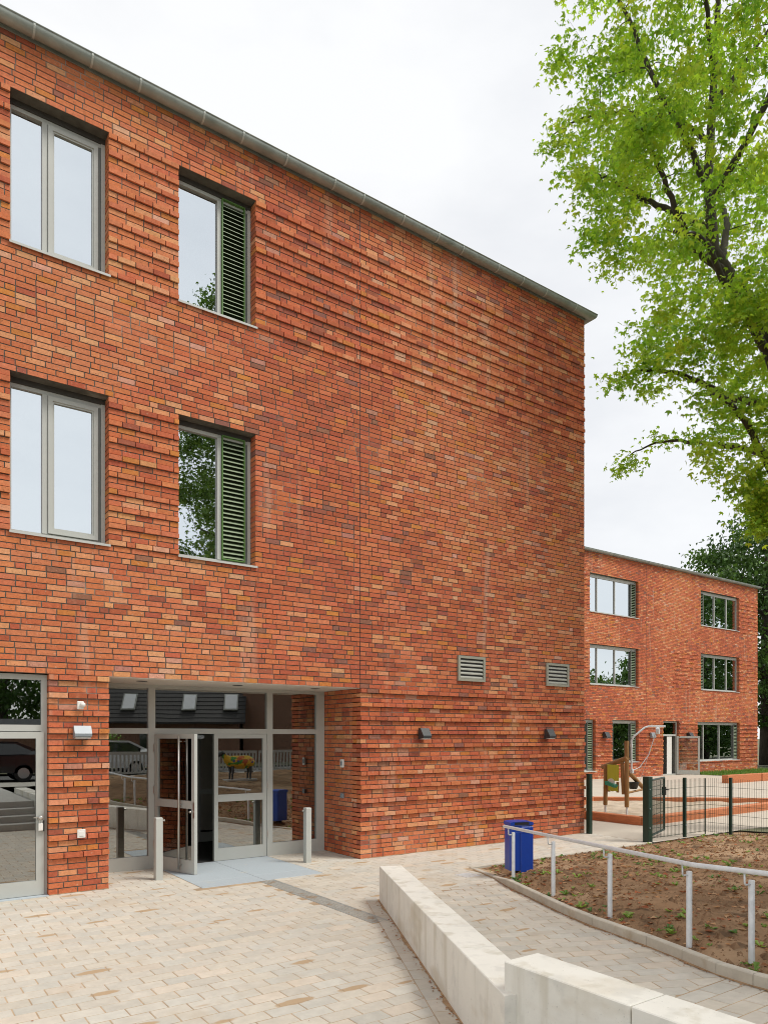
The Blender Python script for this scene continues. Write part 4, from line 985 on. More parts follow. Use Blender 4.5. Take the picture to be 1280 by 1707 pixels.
for x, y in zip(bx, by):
    h = random.uniform(0.06, 0.22) * (1.5 if random.random() < 0.1 else 1); a = random.uniform(0, 6.28); w_ = 0.02; lx, ly = random.gauss(0, 0.06), random.gauss(0, 0.06); i = len(V)
    V += [(x - w_ * math.cos(a), y - w_ * math.sin(a), 0.02), (x + w_ * math.cos(a), y + w_ * math.sin(a), 0.02), (x + lx, y + ly, 0.02 + h)]; Fc.append((i, i + 1, i + 2))
    g = random.choice([(0.10, 0.21, 0.03), (0.15, 0.28, 0.04), (0.20, 0.30, 0.06)]); C += [g] * 3
o = link('lawn_grass', np_mesh('lawn_grass', np.array(V), np.array(Fc), np.array(C), M['grass']), kind='stuff'); tag(o, 'strip of rough green grass in front of the far wing', 'grass')

# ------------------------------------------------------------------ fence and gate
FH = 1.30
def mesh_panel(parent, a, b, z0=0.06, z1=1.24):
    a = Vector((*a, 0)); b = Vector((*b, 0)); d = b - a; ln = d.length; u = d.normalized(); nrm = Vector((-u.y, u.x, 0)); q = MB()
    k = 0.02
    while k < ln:
        p = a + u * k; q.tube([(p.x, p.y, z0), (p.x, p.y, z1 + 0.03)], 0.003, 4, caps=False); k += 0.05
    z = z0 + 0.02
    while z <= z1 + 0.01:
        for s_ in (-0.006, 0.006):
            p0, p1 = a + nrm * s_, b + nrm * s_; q.tube([(p0.x, p0.y, z), (p1.x, p1.y, z)], 0.004, 4, caps=False)
        z += 0.2
    return q.build('mesh_panel', M['green'], parent)
def post(parent, x, y, w, h, nm='post', z0=-0.1, rz=0):
    q = MB(); T = Matrix.Translation((x, y, 0)) @ Matrix.Rotation(rz, 4, 'Z'); q.cbox(-w / 2, w / 2, -w / 2, w / 2, z0, h, 0.004, M=T); o = q.build(nm, M['green'], parent)
    return o
fe = thing('mesh_fence', 'dark green double-wire mesh fence bordering the planting bed beside the gate', 'fence')
FP = [(13.24, 9.14), (14.5, 9.14), (15.3, 9.14), (15.3, 8.55), (15.3, 6.1), (15.3, 3.7)]
for x, y in ((14.5, 9.14), (15.3, 8.55), (15.3, 6.1), (15.3, 3.7)):
    p = post(fe, x, y, 0.06, FH); 
    q = MB()
    for z in (0.25, 0.65, 1.05): q.box(x - 0.012, x + 0.012, y - 0.045, y - 0.03, z, z + 0.03)
    q.build('clamp', M['lamp_light'], p)
for a, b in zip(FP[:-1], FP[1:]): mesh_panel(fe, (a[0], a[1] - 0.0), b)
post(fe, 15.3, 9.14, 0.02, 1.26, 'corner_bar')
t = thing('gate_post', 'thick dark green steel post standing against the brick building corner', 'post'); post(t, 13.27, 10.72, 0.10, 1.34, 'shaft'); q = MB(); q.cbox(13.215, 13.325, 10.665, 10.775, 1.341, 1.352, 0.003); q.build('cap', M['green'], t)
t = thing('garden_gate', 'open dark green mesh gate hung on a thick square post', 'gate')
g1 = Vector((13.2, 9.16)); g2 = Vector((14.62, 9.72)); d = (g2 - g1).normalized()
post(t, g1.x, g1.y, 0.14, 1.36, 'gate_post', rz=0.0)
q = MB(); a, b = g1 + d * 0.10, g2
for p0, p1 in (((a.x, a.y, 0.10), (b.x, b.y, 0.10)), ((a.x, a.y, 1.27), (b.x, b.y, 1.27)), ((a.x, a.y, 0.10), (a.x, a.y, 1.27)), ((b.x, b.y, 0.10), (b.x, b.y, 1.27))): q.tube([p0, p1], 0.024, 8)
q.build('gate_frame', M['green'], t); mesh_panel(t, (a.x, a.y), (b.x, b.y), 0.1, 1.24)
q = MB(); q.box(-0.05, 0.04, -0.04, 0.04, -0.1, 0.08, M=Matrix.Translation((b.x, b.y, 0.98)) @ Matrix.Rotation(math.atan2(d.y, d.x), 4, 'Z')); q.tube([(b.x, b.y, 1.0), (b.x + 0.05, b.y - 0.09, 1.0), (b.x - 0.04, b.y - 0.11, 1.0)], 0.011, 6); q.build('latch', M['black'], t)
q = MB()
for z in (0.3, 0.7, 1.1): q.tube([(g1.x - 0.03, g1.y - 0.072, z), (g1.x - 0.03, g1.y - 0.085, z)], 0.014, 8)
q.build('bolts', M['lamp_light'], t)
t = thing('mesh_fence', 'grey mesh fence panel beyond the right end of the far wing', 'fence')
for k in range(3): post(t, 46.9 + 2.2 * k, 23.6, 0.06, 1.9)
for k in range(2): mesh_panel(t, (46.9 + 2.2 * k, 23.6), (49.1 + 2.2 * k, 23.6), 0.05, 1.8)

# ------------------------------------------------------------------ bollards, handrail, bin
for x, y, lb in ((3.61, 11.10, 'grey square steel bollard in front of the open door leaf'), (6.23, 11.12, 'grey square steel bollard in front of the right sidelight')):
    t = thing('bollard', lb, 'bollard', 'bollards before the entrance', loc=(x, y, 0))
    q = MB(); q.cbox(-0.055, 0.055, -0.055, 0.055, -0.05, 0.95, 0.006); q.build('shaft', M['frame'], t)
    q = MB(); q.cbox(-0.048, 0.048, -0.048, 0.048, 0.951, 0.956, 0.002); q.build('cap', M['frame'], t)
    q = MB(); s_ = 1 if x < 5 else -1; q.tube([(s_ * 0.054, 0, 0.905), (s_ * 0.095, 0, 0.905)], 0.011, 8); q.tube([(s_ * 0.09, 0, 0.905), (s_ * 0.097, 0, 0.905)], 0.018, 8); q.build('push_button', M['steel'], t)

hr = thing('handrail', 'galvanised tubular handrail on five posts along the ramp kerb', 'handrail')
PO = [(7.68, 7.58), (7.13, 6.33), (6.57, 5.03), (6.02, 3.75), (5.92, 3.13)]
PO = [(x, y, zr(y) + 0.02) for x, y in PO]
RH = 0.835
for x, y, z in PO:
    q = MB(); q.tube([(x, y, z - 0.15), (x, y, z + 0.745), (x, y, z + 0.752)], [0.026, 0.026, 0.022], 14); p = q.build('post', M['galv'], hr); smooth_angle(p, 40)
    q = MB(); q.tube([(x - 0.02, y, z + 0.72), (x - 0.075, y + 0.01, z + 0.72), (x - 0.085, y + 0.012, z + 0.735), (x - 0.088, y + 0.012, z + RH - 0.02)], 0.008, 8); q.build('bracket', M['galv'], hr, smooth=True)
rl = [(x - 0.088, y + 0.012, z + RH) for x, y, z in PO]
e0 = Vector(rl[0]) + (Vector(rl[0]) - Vector(rl[1])).normalized() * 0.16
b0 = Vector(rl[3]) + (Vector(rl[3]) - Vector(rl[2])).normalized() * 0.15
dirn = (Vector(rl[4]) - b0).normalized()
ext = b0 + dirn * 3.0
path = [tuple(e0)] + rl[:4] + [tuple(b0 - (b0 - Vector(rl[3])).normalized() * 0.05), tuple(b0 + dirn * 0.05), rl[4], tuple(ext)]
q = MB(); q.tube(path, 0.0225, 14); o = q.build('rail', M['galv'], hr); smooth_angle(o, 40)
q = MB(); q.lathe([(0.003, 0.014), (0.018, 0.010), (0.0235, 0.0), (0.0235, -0.01)], 0, 0, 14, Matrix.Translation(e0) @ (e0 - Vector(rl[0])).to_track_quat('Z', 'Y').to_matrix().to_4x4()); q.build('end_cap', M['galv'], hr, smooth=True)
x, y = rl[4][0] + dirn.x * 1.5, rl[4][1] + dirn.y * 1.5
q = MB(); q.tube([(x + 0.088, y, zr(y) - 0.1), (x + 0.088, y, zr(y) + 0.76)], 0.026, 14); q.build('post', M['galv'], hr, smooth=True)

bn = thing('litter_bin', 'bright blue metal litter bin standing on earth behind the handrail', 'bin', loc=(8.28, 8.06, 0.02), rz=math.radians(-22))
q = MB()
def ring(w, dd, c, z): return [(-w + c, -dd, z), (w - c, -dd, z), (w, -dd + c, z), (w, dd - c, z), (w - c, dd, z), (-w + c, dd, z), (-w, dd - c, z), (-w, -dd + c, z)]
P = ring(0.185, 0.13, 0.03, 0.10) + ring(0.185, 0.13, 0.03, 0.80) + ring(0.175, 0.12, 0.03, 0.825)
q.face_grid(P, [tuple(range(7, -1, -1)), tuple(range(16, 24))] + [(i, (i + 1) % 8, 8 + (i + 1) % 8, 8 + i) for i in range(8)] + [(8 + i, 8 + (i + 1) % 8, 16 + (i + 1) % 8, 16 + i) for i in range(8)])
q.build('body', M['blue'], bn)
q = MB(); q.cbox(-0.02, 0.186, -0.146, -0.1301, 0.06, 0.78, 0.008); q.build('door', M['blue'], bn)
q = MB(); q.cbox(-0.12, 0.14, -0.1505, -0.148, 0.69, 0.70, 0.001); q.build('door_edge', M['blue'], bn)
q = MB(); q.extr([(-0.19, 0.80), (-0.19, 0.845), (-0.14, 0.858), (0.0, 0.862), (0.14, 0.858), (0.19, 0.845), (0.19, 0.80)], -0.135, 0.135, Matrix.Identity(4)); q.build('hood', M['blue'], bn)
q = MB(); q.cbox(-0.187, 0.187, -0.137, 0.132, 0.795, 0.801, 0.001); q.build('hood_seam', M['black'], bn)
q = MB(); q.tube([(0, 0.06, -0.1), (0, 0.06, 0.2)], 0.03, 10); q.build('foot', M['black'], bn)
q = MB(); q.box(-0.12, 0.12, -0.1365, -0.1345, 0.81, 0.85); q.build('opening', M['black'], bn)

# ------------------------------------------------------------------ sand hoist (play equipment)
ph = thing('sand_hoist', 'wooden play frame with lime green panel and grey crane arm in the sandpit', 'play equipment')
def beam(parent, a, b, r, m, nm, sides=10):
    q = MB(); a, b = Vector(a), Vector(b); q.tube([a, a.lerp(b, 0.02), a.lerp(b, 0.98), b], [r * 0.86, r, r, r * 0.86], sides); o = q.build(nm, m, parent); smooth_angle(o, 40); return o
Q = {'a': (16.78, 13.0), 'b': (16.72, 12.25), 'c': (18.15, 12.65), 'd': (16.95, 12.62)}
beam(ph, (*Q['b'], 0.28), (*Q['b'], 2.08), 0.062, M['wood'], 'tall_post'); beam(ph, (*Q['a'], 0.28), (16.8, 13.0, 1.38), 0.06, M['wood'], 'post'); beam(ph, (*Q['c'], 0.28), (18.15, 12.65, 0.84), 0.06, M['wood'], 'post')
for k in 'abc':
    q = MB(); q.tube([(*Q[k], -0.1), (*Q[k], 0.30)], 0.03, 8); q.build('post_shoe', M['galv'], ph)
beam(ph, (16.86, 13.16, 1.33), (16.70, 12.2, 1.62), 0.07, M['wood'], 'top_rail')
beam(ph, (16.74, 12.37, 0.62), (16.72, 12.40, 1.50), 0.05, M['wood'], 'panel_post'); beam(ph, (16.80, 12.90, 0.66), (16.80, 12.90, 1.38), 0.05, M['wood'], 'panel_post')
beam(ph, (16.73, 12.55, 0.66), (16.73, 12.55, 0.95), 0.04, M['wood'], 'stub'); beam(ph, (16.76, 12.75, 0.68), (16.76, 12.75, 0.93), 0.04, M['wood'], 'stub')
T = Matrix.Translation((16.755, 12.67, 0)) @ Matrix.Rotation(math.atan2(0.43, 0.06), 4, 'Z')
q = MB(); q.cbox(-0.205, 0.205, 0.045, 0.075, 0.98, 1.42, 0.006, M=T); q.cbox(-0.17, 0.17, 0.046, 0.074, 0.70, 0.86, 0.006, M=T); q.build('lime_panel', M['lime'], ph)
q = MB(); q.lathe([(0.01, -0.03), (0.11, -0.03), (0.11, 0.03), (0.01, 0.03)], 0, 0, 18, T @ Matrix.Translation((0.04, 0.09, 0.93)) @ Matrix.Rotation(math.pi / 2, 4, 'X')); q.build('white_wheel', M['white'], ph)
q = MB(); q.extr([(-0.19, 0.86), (0.10, 0.96), (0.19, 0.96), (0.18, 0.86), (0.0, 0.84), (-0.15, 0.80)], 0.05, 0.19, T); q.build('teal_scoop', M['teal'], ph)
beam(ph, (16.8, 12.28, 1.26), (18.3, 12.72, 0.60), 0.06, M['wood'], 'sloping_beam'); beam(ph, (16.8, 12.3, 0.66), (18.1, 12.62, 0.70), 0.03, M['wood'], 'cross_bar')
q = MB(); bx_, by_ = 16.80, 12.16
q.tube([(bx_, by_, 1.25), (bx_, by_, 2.08), (bx_ + 0.06, by_ - 0.03, 2.2), (bx_ + 0.33, by_ - 0.18, 2.44), (bx_ + 0.42, by_ - 0.23, 2.47), (bx_ + 0.85, by_ - 0.46, 2.47)], 0.026, 8); o = q.build('crane_arm', M['galv'], ph); smooth_angle(o, 60)
q = MB(); q.cbox(bx_ - 0.03, bx_ + 0.05, by_ - 0.05, by_ + 0.03, 1.2, 1.32, 0.01); q.cbox(bx_ - 0.03, bx_ + 0.03, by_ - 0.03, by_ + 0.03, 1.9, 2.0, 0.01); q.build('arm_clamp', M['galv'], ph)
q = MB(); q.lathe([(0.02, -0.04), (0.10, -0.04), (0.10, 0.04), (0.02, 0.04)], 0, 0, 14, Matrix.Translation((bx_ + 0.66, by_ - 0.36, 2.36)) @ Matrix.Rotation(math.pi / 2, 4, 'X') @ Matrix.Rotation(0.4, 4, 'Y')); q.build('pulley', M['galv'], ph)
q = MB(); q.tube([(bx_ + 0.60, by_ - 0.33, 2.3), (bx_ + 0.45, by_ - 0.22, 1.7), (bx_ + 0.22, by_ - 0.1, 1.36), (bx_ + 0.02, by_ - 0.03, 1.28)], 0.012, 6); q.tube([(bx_ + 0.62, by_ - 0.33, 2.3), (bx_ + 0.5, by_ + 0.1, 0.95)], 0.005, 5); q.build('chain', M['galv'], ph)
q = MB(); q.lathe([(0.10, 0.74), (0.16, 0.92), (0.165, 0.93), (0.15, 0.93), (0.09, 0.76)], bx_ + 0.5, by_ + 0.3, 16); q.build('bucket', M['black'], ph, smooth=True)

# ------------------------------------------------------------------ trees
LOBE = np.array([[0, 0, 0], [0.21, 0.45, 0.03], [0, 1.0, -0.12], [-0.21, 0.45, 0.03]])
def rotz(v, a):
    c, s_ = math.cos(a), math.sin(a); return np.stack([v[:, 0] * c - v[:, 1] * s_, v[:, 0] * s_ + v[:, 1] * c, v[:, 2]], 1)
LEAFV = np.concatenate([LOBE, rotz(LOBE * [0.95, 0.82, 1], 0.85), rotz(LOBE * [0.95, 0.82, 1], -0.85)]); LEAFF = np.array([[0, 1, 2, 3], [4, 5, 6, 7], [8, 9, 10, 11]])
OVALV = np.array([[0, 0, 0], [0.34, 0.45, 0.06], [0, 1.0, -0.1], [-0.34, 0.45, 0.06]]); OVALF = np.array([[0, 1, 2, 3]])
def leaves_mesh(name, pos, size, cols, mt, droop=0.7, shape='maple'):
    LV, LF = (LEAFV, LEAFF) if shape == 'maple' else (OVALV, OVALF)
    n = len(pos); az = rng.uniform(0, 2 * np.pi, n); pit = rng.normal(-droop, 0.5, n); rol = rng.normal(0, 0.6, n); sz = size * rng.uniform(0.6, 1.25, n)
    ca, sa, cp, sp_, cr, sr = np.cos(az), np.sin(az), np.cos(pit), np.sin(pit), np.cos(rol), np.sin(rol)
    v = LV[None] * sz[:, None, None]
    x = v[..., 0] * cr[:, None] + v[..., 2] * sr[:, None]; z = -v[..., 0] * sr[:, None] + v[..., 2] * cr[:, None]; y = v[..., 1]
    y2 = y * cp[:, None] - z * sp_[:, None]; z2 = y * sp_[:, None] + z * cp[:, None]
    X = x * ca[:, None] - y2 * sa[:, None]; Y_ = x * sa[:, None] + y2 * ca[:, None]
    V = np.stack([X, Y_, z2], -1) + pos[:, None, :]
    k = LV.shape[0]; Fc = (LF[None] + (np.arange(n) * k)[:, None, None]).reshape(-1, 4)
    return np_mesh(name, V.reshape(-1, 3), Fc, np.repeat(cols, k, 0), mt)

def grow_tree(name, label, base, trunk, limbs, attract, nl, lsize, palette, mt, group=None, spread=0.34, shape='maple', twig0=0.011, inner_keep=None, droop=0.7):
    """trunk, limbs: lists of (x, y, z, r) in world space; attract: (n,3) crown points. Twigs grow to every crown point from the nearest wood."""
    t = thing(name, label, 'tree', group)
    q = MB(); q.tube([p[:3] for p in trunk], [p[3] for p in trunk], 12); o = q.build('trunk', M['bark'], t, smooth=True)
    q = MB(); nodes = []; nrad = []
    def densify(path):
        out = []
        n_ = len(path)
        for s__ in range(n_ - 1):                       # Catmull-Rom through the given points
            p0, p1, p2, p3 = path[max(s__ - 1, 0)], path[s__], path[s__ + 1], path[min(s__ + 2, n_ - 1)]
            for k in range(6):
                u = k / 6; c0, c1, c2, c3 = -0.5 * u + u * u - 0.5 * u ** 3, 1 - 2.5 * u * u + 1.5 * u ** 3, 0.5 * u + 2 * u * u - 1.5 * u ** 3, -0.5 * u * u + 0.5 * u ** 3
                out.append([max(c0 * p0[i] + c1 * p1[i] + c2 * p2[i] + c3 * p3[i], 0.004 if i == 3 else -1e9) for i in range(4)])
        return out + [list(path[-1])]
    for p in densify(trunk):
        if p[2] > trunk[-1][2] * 0.36: nodes.append(p[:3]); nrad.append(p[3])
    for lb in limbs:
        d = densify(lb)
        for i in range(1, len(d)):
            for a in range(3): d[i][a] += random.gauss(0, 0.014)
        q.tube([p[:3] for p in d], [p[3] for p in d], 7, caps=False)
        for p in d[3:]: nodes.append(p[:3]); nrad.append(p[3])
    A = np.array(attract); cap = len(nodes) + len(A) * 6 + 10; ND = np.zeros((cap, 3)); NR = np.zeros(cap); m = len(nodes); ND[:m] = nodes; NR[:m] = nrad
    dist = np.min(np.linalg.norm(A[:, None, :] - ND[None, :m], axis=2), 1) if len(A) * m < 4e7 else np.linalg.norm(A - A.mean(0), axis=1)
    order = np.argsort(dist); LP = []; LC = []
    pal = np.array(palette)
    for i in order:
        a = A[i]; dd = ND[:m] - a; ds = np.sqrt((dd * dd).sum(1)) + np.where(ND[:m, 2] > a[2] + 0.3, 0.5, 0.0)
        j = int(np.argmin(ds)); s_ = ND[j]; L_ = np.linalg.norm(a - s_)
        r0 = min(NR[j] * 0.72, twig0 * 0.55 + 0.010 * L_); r0 = max(r0, 0.004)
        mid1 = s_ + (a - s_) * 0.33 + np.array([0, 0, 0.10 * L_]) + rng.normal(0, 0.05 * L_, 3); mid2 = s_ + (a - s_) * 0.70 + np.array([0, 0, 0.10 * L_]) + rng.normal(0, 0.04 * L_, 3)
        pts = [s_, mid1, mid2, a]; rr_ = [r0, r0 * 0.75, r0 * 0.5, 0.0025]
        q.tube(pts, rr_, 4, caps=False)
        for k_, p_ in ((0.5, (mid1 + mid2) / 2), (0.8, mid2), (1, a)):
            ND[m] = p_; NR[m] = r0 * (1 - 0.55 * k_); m += 1
        # leaf sprays along the outer half of the twig, hanging a little
        n = max(6, int(nl * rng.uniform(0.5, 1.4))); tt = rng.beta(2.2, 1.0, n)
        P = np.where((tt < 0.7)[:, None], mid1 + (mid2 - mid1) * (tt / 0.7)[:, None], mid2 + (a - mid2) * ((tt - 0.7) / 0.3)[:, None])
        off = rng.normal(0, 1, (n, 3)) * np.array([spread, spread, spread * 0.55]); off[:, 2] -= 0.12 * np.hypot(off[:, 0], off[:, 1]) + 0.05
        P = P + off * (0.5 + 0.5 * rng.random((n, 1)))
        base_c = pal[rng.choice(len(pal), p=None)]
        mixc = pal[rng.integers(0, len(pal), n)]; cc = (0.6 * base_c + 0.4 * mixc) * rng.uniform(0.75, 1.2, (n, 1))
        LP.append(P); LC.append(cc)
    q.build('branches', M['bark'], t, smooth=True)
    P = np.concatenate(LP); C_ = np.concatenate(LC)
    if inner_keep is not None: k_ = inner_keep(P); P, C_ = P[k_], C_[k_]
    c = link('crown', leaves_mesh('crown', P, lsize, C_, mt, shape=shape, droop=droop), t); return t

def cw_(r, f): return FW * f + RT * r          # camera-aligned ground coordinates used while laying out the big maple
TF = 17.0
zz = [6.9, 7.5, 8.2, 9.1, 10.3, 12.0, 13.8, 15.2, 17.0, 19.4, 22.0, 24.0]; lf_ = [9.0, 8.7, 8.3, 7.2, 6.6, 5.7, 4.95, 4.4, 4.1, 3.7, 4.6, 6.5]
def axis_r(z): return 9.2 if z < 10 else (9.2 - (z - 10) * 0.22 if z < 14 else 8.3)
def P3(r, z, f, rad): p = cw_(r, TF + f); return (p[0], p[1], z, rad)
trunk = [P3(9.95, -0.2, 0, .42), P3(9.8, 2, 0, .34), P3(9.6, 5, 0, .30), P3(9.45, 8.5, 0, .25), P3(9.25, 10.8, 0, .22), P3(8.85, 12.0, 0, .19), P3(8.2, 12.9, .1, .18), P3(7.8, 13.7, .2, .15), P3(7.72, 15.5, .3, .11), P3(7.8, 17.5, .2, .085), P3(7.9, 20, .1, .055), P3(8.0, 23, 0, .02)]
limbs = [
 [P3(8.0, 13.2, .1, .10), P3(7.3, 13.3, -.3, .085), P3(6.7, 13.7, -.7, .07), P3(6.0, 14.6, -1.2, .05), P3(5.4, 15.4, -1.5, .025)],
 [P3(7.75, 14.2, .2, .09), P3(7.1, 14.9, .6, .075), P3(6.3, 15.6, 1.0, .06), P3(5.6, 16.3, 1.3, .04), P3(5.0, 16.6, 1.5, .02)],
 [P3(7.75, 15.2, .3, .08), P3(6.9, 16.2, -.2, .07), P3(6.1, 17.2, -.5, .055), P3(5.5, 18.3, -.7, .04), P3(4.8, 19.4, -.8, .02)],
 [P3(7.75, 16.4, .3, .07), P3(7.2, 17.4, .9, .055), P3(6.3, 18.2, 1.6, .045), P3(5.3, 18.6, 2.2, .03), P3(4.5, 18.4, 2.6, .015)],
 [P3(8.9, 11.3, 0, .11), P3(8.3, 11.5, -.6, .095), P3(7.4, 12.1, -1.2, .075), P3(6.7, 12.6, -1.8, .055), P3(5.9, 12.5, -2.2, .025)],
 [P3(9.1, 10.0, 0, .10), P3(8.3, 10.4, .5, .08), P3(7.4, 11.1, .9, .06), P3(6.5, 11.4, 1.2, .035), P3(5.8, 11.2, 1.4, .015)],
 [P3(9.35, 8.0, 0, .11), P3(8.7, 8.7, -.3, .09), P3(8.1, 9.3, -.7, .07), P3(7.4, 9.7, -1.0, .045), P3(6.7, 9.6, -1.3, .02)],
 [P3(9.3, 8.7, 0, .09), P3(9.0, 9.4, 1.2, .07), P3(8.2, 10.0, 2.2, .05), P3(7.4, 10.2, 2.8, .03), P3(6.8, 10.0, 3.1, .015)],
 [P3(9.2, 9.3, 0, .12), P3(9.3, 10.5, -1.3, .09), P3(9.0, 11.6, -2.6, .06), P3(8.6, 12.4, -3.6, .03)],
 [P3(8.9, 11.5, 0, .10), P3(9.8, 12.8, .6, .08), P3(10.8, 14.2, .9, .055), P3(11.6, 15.6, 1.0, .025)],
 [P3(8.0, 13.5, .2, .10), P3(8.6, 15.0, 1.2, .075), P3(9.0, 16.5, 2.4, .05), P3(9.2, 18.0, 3.2, .025)],
 [P3(7.7, 14.8, .3, .09), P3(8.3, 16.0, -1.2, .07), P3(8.7, 17.6, -2.4, .05), P3(8.9, 19.0, -3.3, .025)],
 [P3(7.8, 17.2, .2, .06), P3(8.8, 18.6, .4, .045), P3(9.8, 20.0, .6, .025)],
 [P3(7.8, 17.8, .2, .06), P3(7.0, 19.2, -.9, .045), P3(6.2, 20.6, -1.5, .025)]]
att = []
while len(att) < 1300:
    z = random.uniform(6.9, 23.5); R_ = axis_r(z) - float(np.interp(z, zz, lf_))
    a = random.uniform(0, 6.283); rho = R_ * (random.random() ** 0.42)
    r, f = axis_r(z) + rho * math.cos(a), rho * math.sin(a) * 0.95
    rho_n = mnoise.noise(Vector((r * 0.55, f * 0.55, z * 0.75)))
    if rho_n < -0.03 and random.random() < 0.92: continue
    if rho > 0.72 * R_ and rho_n < 0.02 and random.random() < 0.75: continue
    if r > 11.5: continue
    if z < 10.8 and random.random() < 0.4: continue
    p = cw_(r, TF + f)
    if p[0] < 13.9 and p[1] > 10.2 and z < 12.8: continue
    if rho < 0.25 * R_ and random.random() < 0.5: continue
    att.append((p[0], p[1], z))
GREENS = [(0.40, 0.54, 0.05), (0.50, 0.60, 0.07), (0.28, 0.44, 0.04), (0.34, 0.49, 0.045), (0.20, 0.36, 0.035), (0.38, 0.52, 0.05), (0.29, 0.45, 0.05), (0.46, 0.50, 0.045), (0.21, 0.40, 0.04)]
for lb in limbs:
    for k_ in range(6):
        e_ = lb[-1] if k_ < 4 else lb[-2]; att.append((e_[0] + random.gauss(0, 0.25), e_[1] + random.gauss(0, 0.25), e_[2] + random.uniform(-0.35, 0.2)))
def clear_of_wall(P): return ~((P[:, 0] < 13.6) & (P[:, 1] > 10.4) & (P[:, 2] < 12.5))
grow_tree('maple_tree', 'large bright green maple leaning in from the right beside the school', None, trunk, limbs, att, 44, 0.114, GREENS, M['leaf'], spread=0.25, inner_keep=clear_of_wall)

def simple_tree(name, label, x, y, h, R_, zc, rz_, n, nl, ls, pal, group=None, spread=0.4, mt=None, gap=-0.1, shape='oval', seed=0, lean=0.0):
    tr = [(x + lean, y, -0.2, 0.035 * h * 0.8), (x + lean, y, h * 0.2, 0.022 * h), (x + lean * 0.5, y + 0.1, h * 0.5, 0.015 * h), (x - 0.1, y, h * 0.75, 0.008 * h), (x, y, h * 0.95, 0.02)]
    lm = []
    for k in range(9):
        a = k * 2.4 + seed; z0 = h * (0.25 + 0.055 * k); l = R_ * 0.75
        lm.append([(x + lean * max(0, 1 - z0 / h / 0.75), y, z0, 0.009 * h), (x + math.cos(a) * l * 0.4, y + math.sin(a) * l * 0.4, z0 + l * 0.25, 0.006 * h), (x + math.cos(a) * l, y + math.sin(a) * l, z0 + l * 0.55, 0.02)])
    A = []
    while len(A) < n:
        v = Vector((random.gauss(0, 1), random.gauss(0, 1), random.gauss(0, 1))).normalized() * random.random() ** 0.28
        p = (x + v.x * R_, y + v.y * R_, zc + v.z * rz_)
        nn = mnoise.noise(Vector((p[0] * 0.5 + seed, p[1] * 0.5, p[2] * 0.5)))
        if nn < gap: continue
        if v.length > 0.75 and nn < 0.05 and random.random() < 0.7: continue
        A.append(p)
    return grow_tree(name, label, None, tr, lm, A, nl, ls, pal, mt or M['leaf_far'], group, spread=spread, shape=shape)
DK = [(0.055, 0.115, 0.022), (0.075, 0.15, 0.028), (0.04, 0.09, 0.02), (0.10, 0.18, 0.035)]
simple_tree('broadleaf_tree', 'dense dark green tree rising behind the right end of the far wing', 61.0, 31.0, 21, 7.0, 12.5, 9.5, 520, 60, 0.36, DK, 'trees behind the far wing', spread=0.75, seed=1)
simple_tree('broadleaf_tree', 'lower dark tree close to the ground right of the far wing', 62.5, 24.5, 11, 5.0, 5.5, 5.2, 300, 50, 0.32, DK, 'trees behind the far wing', spread=0.7, seed=2)
# trees across the street, seen in the glass
MG = [(0.09, 0.17, 0.03), (0.13, 0.22, 0.035), (0.07, 0.13, 0.025), (0.16, 0.25, 0.05)]
simple_tree('street_tree', 'tall leafy street tree mirrored in the louvred windows', 14.2, -5.2, 22, 5.2, 13.2, 8.6, 1150, 52, 0.15, MG, spread=0.40, shape='maple', gap=-0.12, seed=3, lean=2.9)
for x, y, h, r_, n_, lb in ((57, 3.5, 8.5, 4.5, 200, 'rounded low tree east of the yard, mirrored in the far wing'), (65, 4.5, 11, 5.0, 220, 'mid height tree east of the yard, mirrored in the far wing'), (74, 4.5, 19, 6.5, 300, 'tall dark tree east of the yard, mirrored in the far wing'), (86, 3.0, 21, 7.5, 320, 'tallest broad tree east of the yard, mirrored in the far wing')):
    simple_tree('yard_tree', lb, x, y, h, r_, h * 0.52, h * 0.47, n_, 45, 0.42, DK, 'trees east of the yard', spread=0.9, seed=x)

# ------------------------------------------------------------------ street side (behind the camera, mirrored in the doors)
q = MB(); q.face_grid([(-60, -4.0, 0.585), (80, -4.0, 0.585), (80, -6.2, 0.585), (-60, -6.2, 0.585)], [(3, 2, 1, 0)]); struct('footpath', q, M['footpath'])
q = MB(); q.face_grid([(-60, -6.2, 0.50), (80, -6.2, 0.50), (80, -12.5, 0.50), (-60, -12.5, 0.50)], [(3, 2, 1, 0)]); struct('street', q, M['asphalt'])
q = MB(); q.face_grid([(-60, -12.5, 0.60), (80, -12.5, 0.60), (80, -40, 0.60), (-60, -40, 0.60)], [(3, 2, 1, 0)]); struct('front_gardens', q, M['ground'])
q = MB(); q.box(-60, 80, -6.32, -6.2, 0.4, 0.59); struct('street_kerb', q, M['kerb'])
q = MB(); q.face_grid([(16.4, 9.05, 0.02), (16.4, -4.0, 0.58), (60, -4, 0.58), (60, 4.2, 0.02)], [(0, 1, 2, 3)]); struct('garden_ground', q, M['ground'])

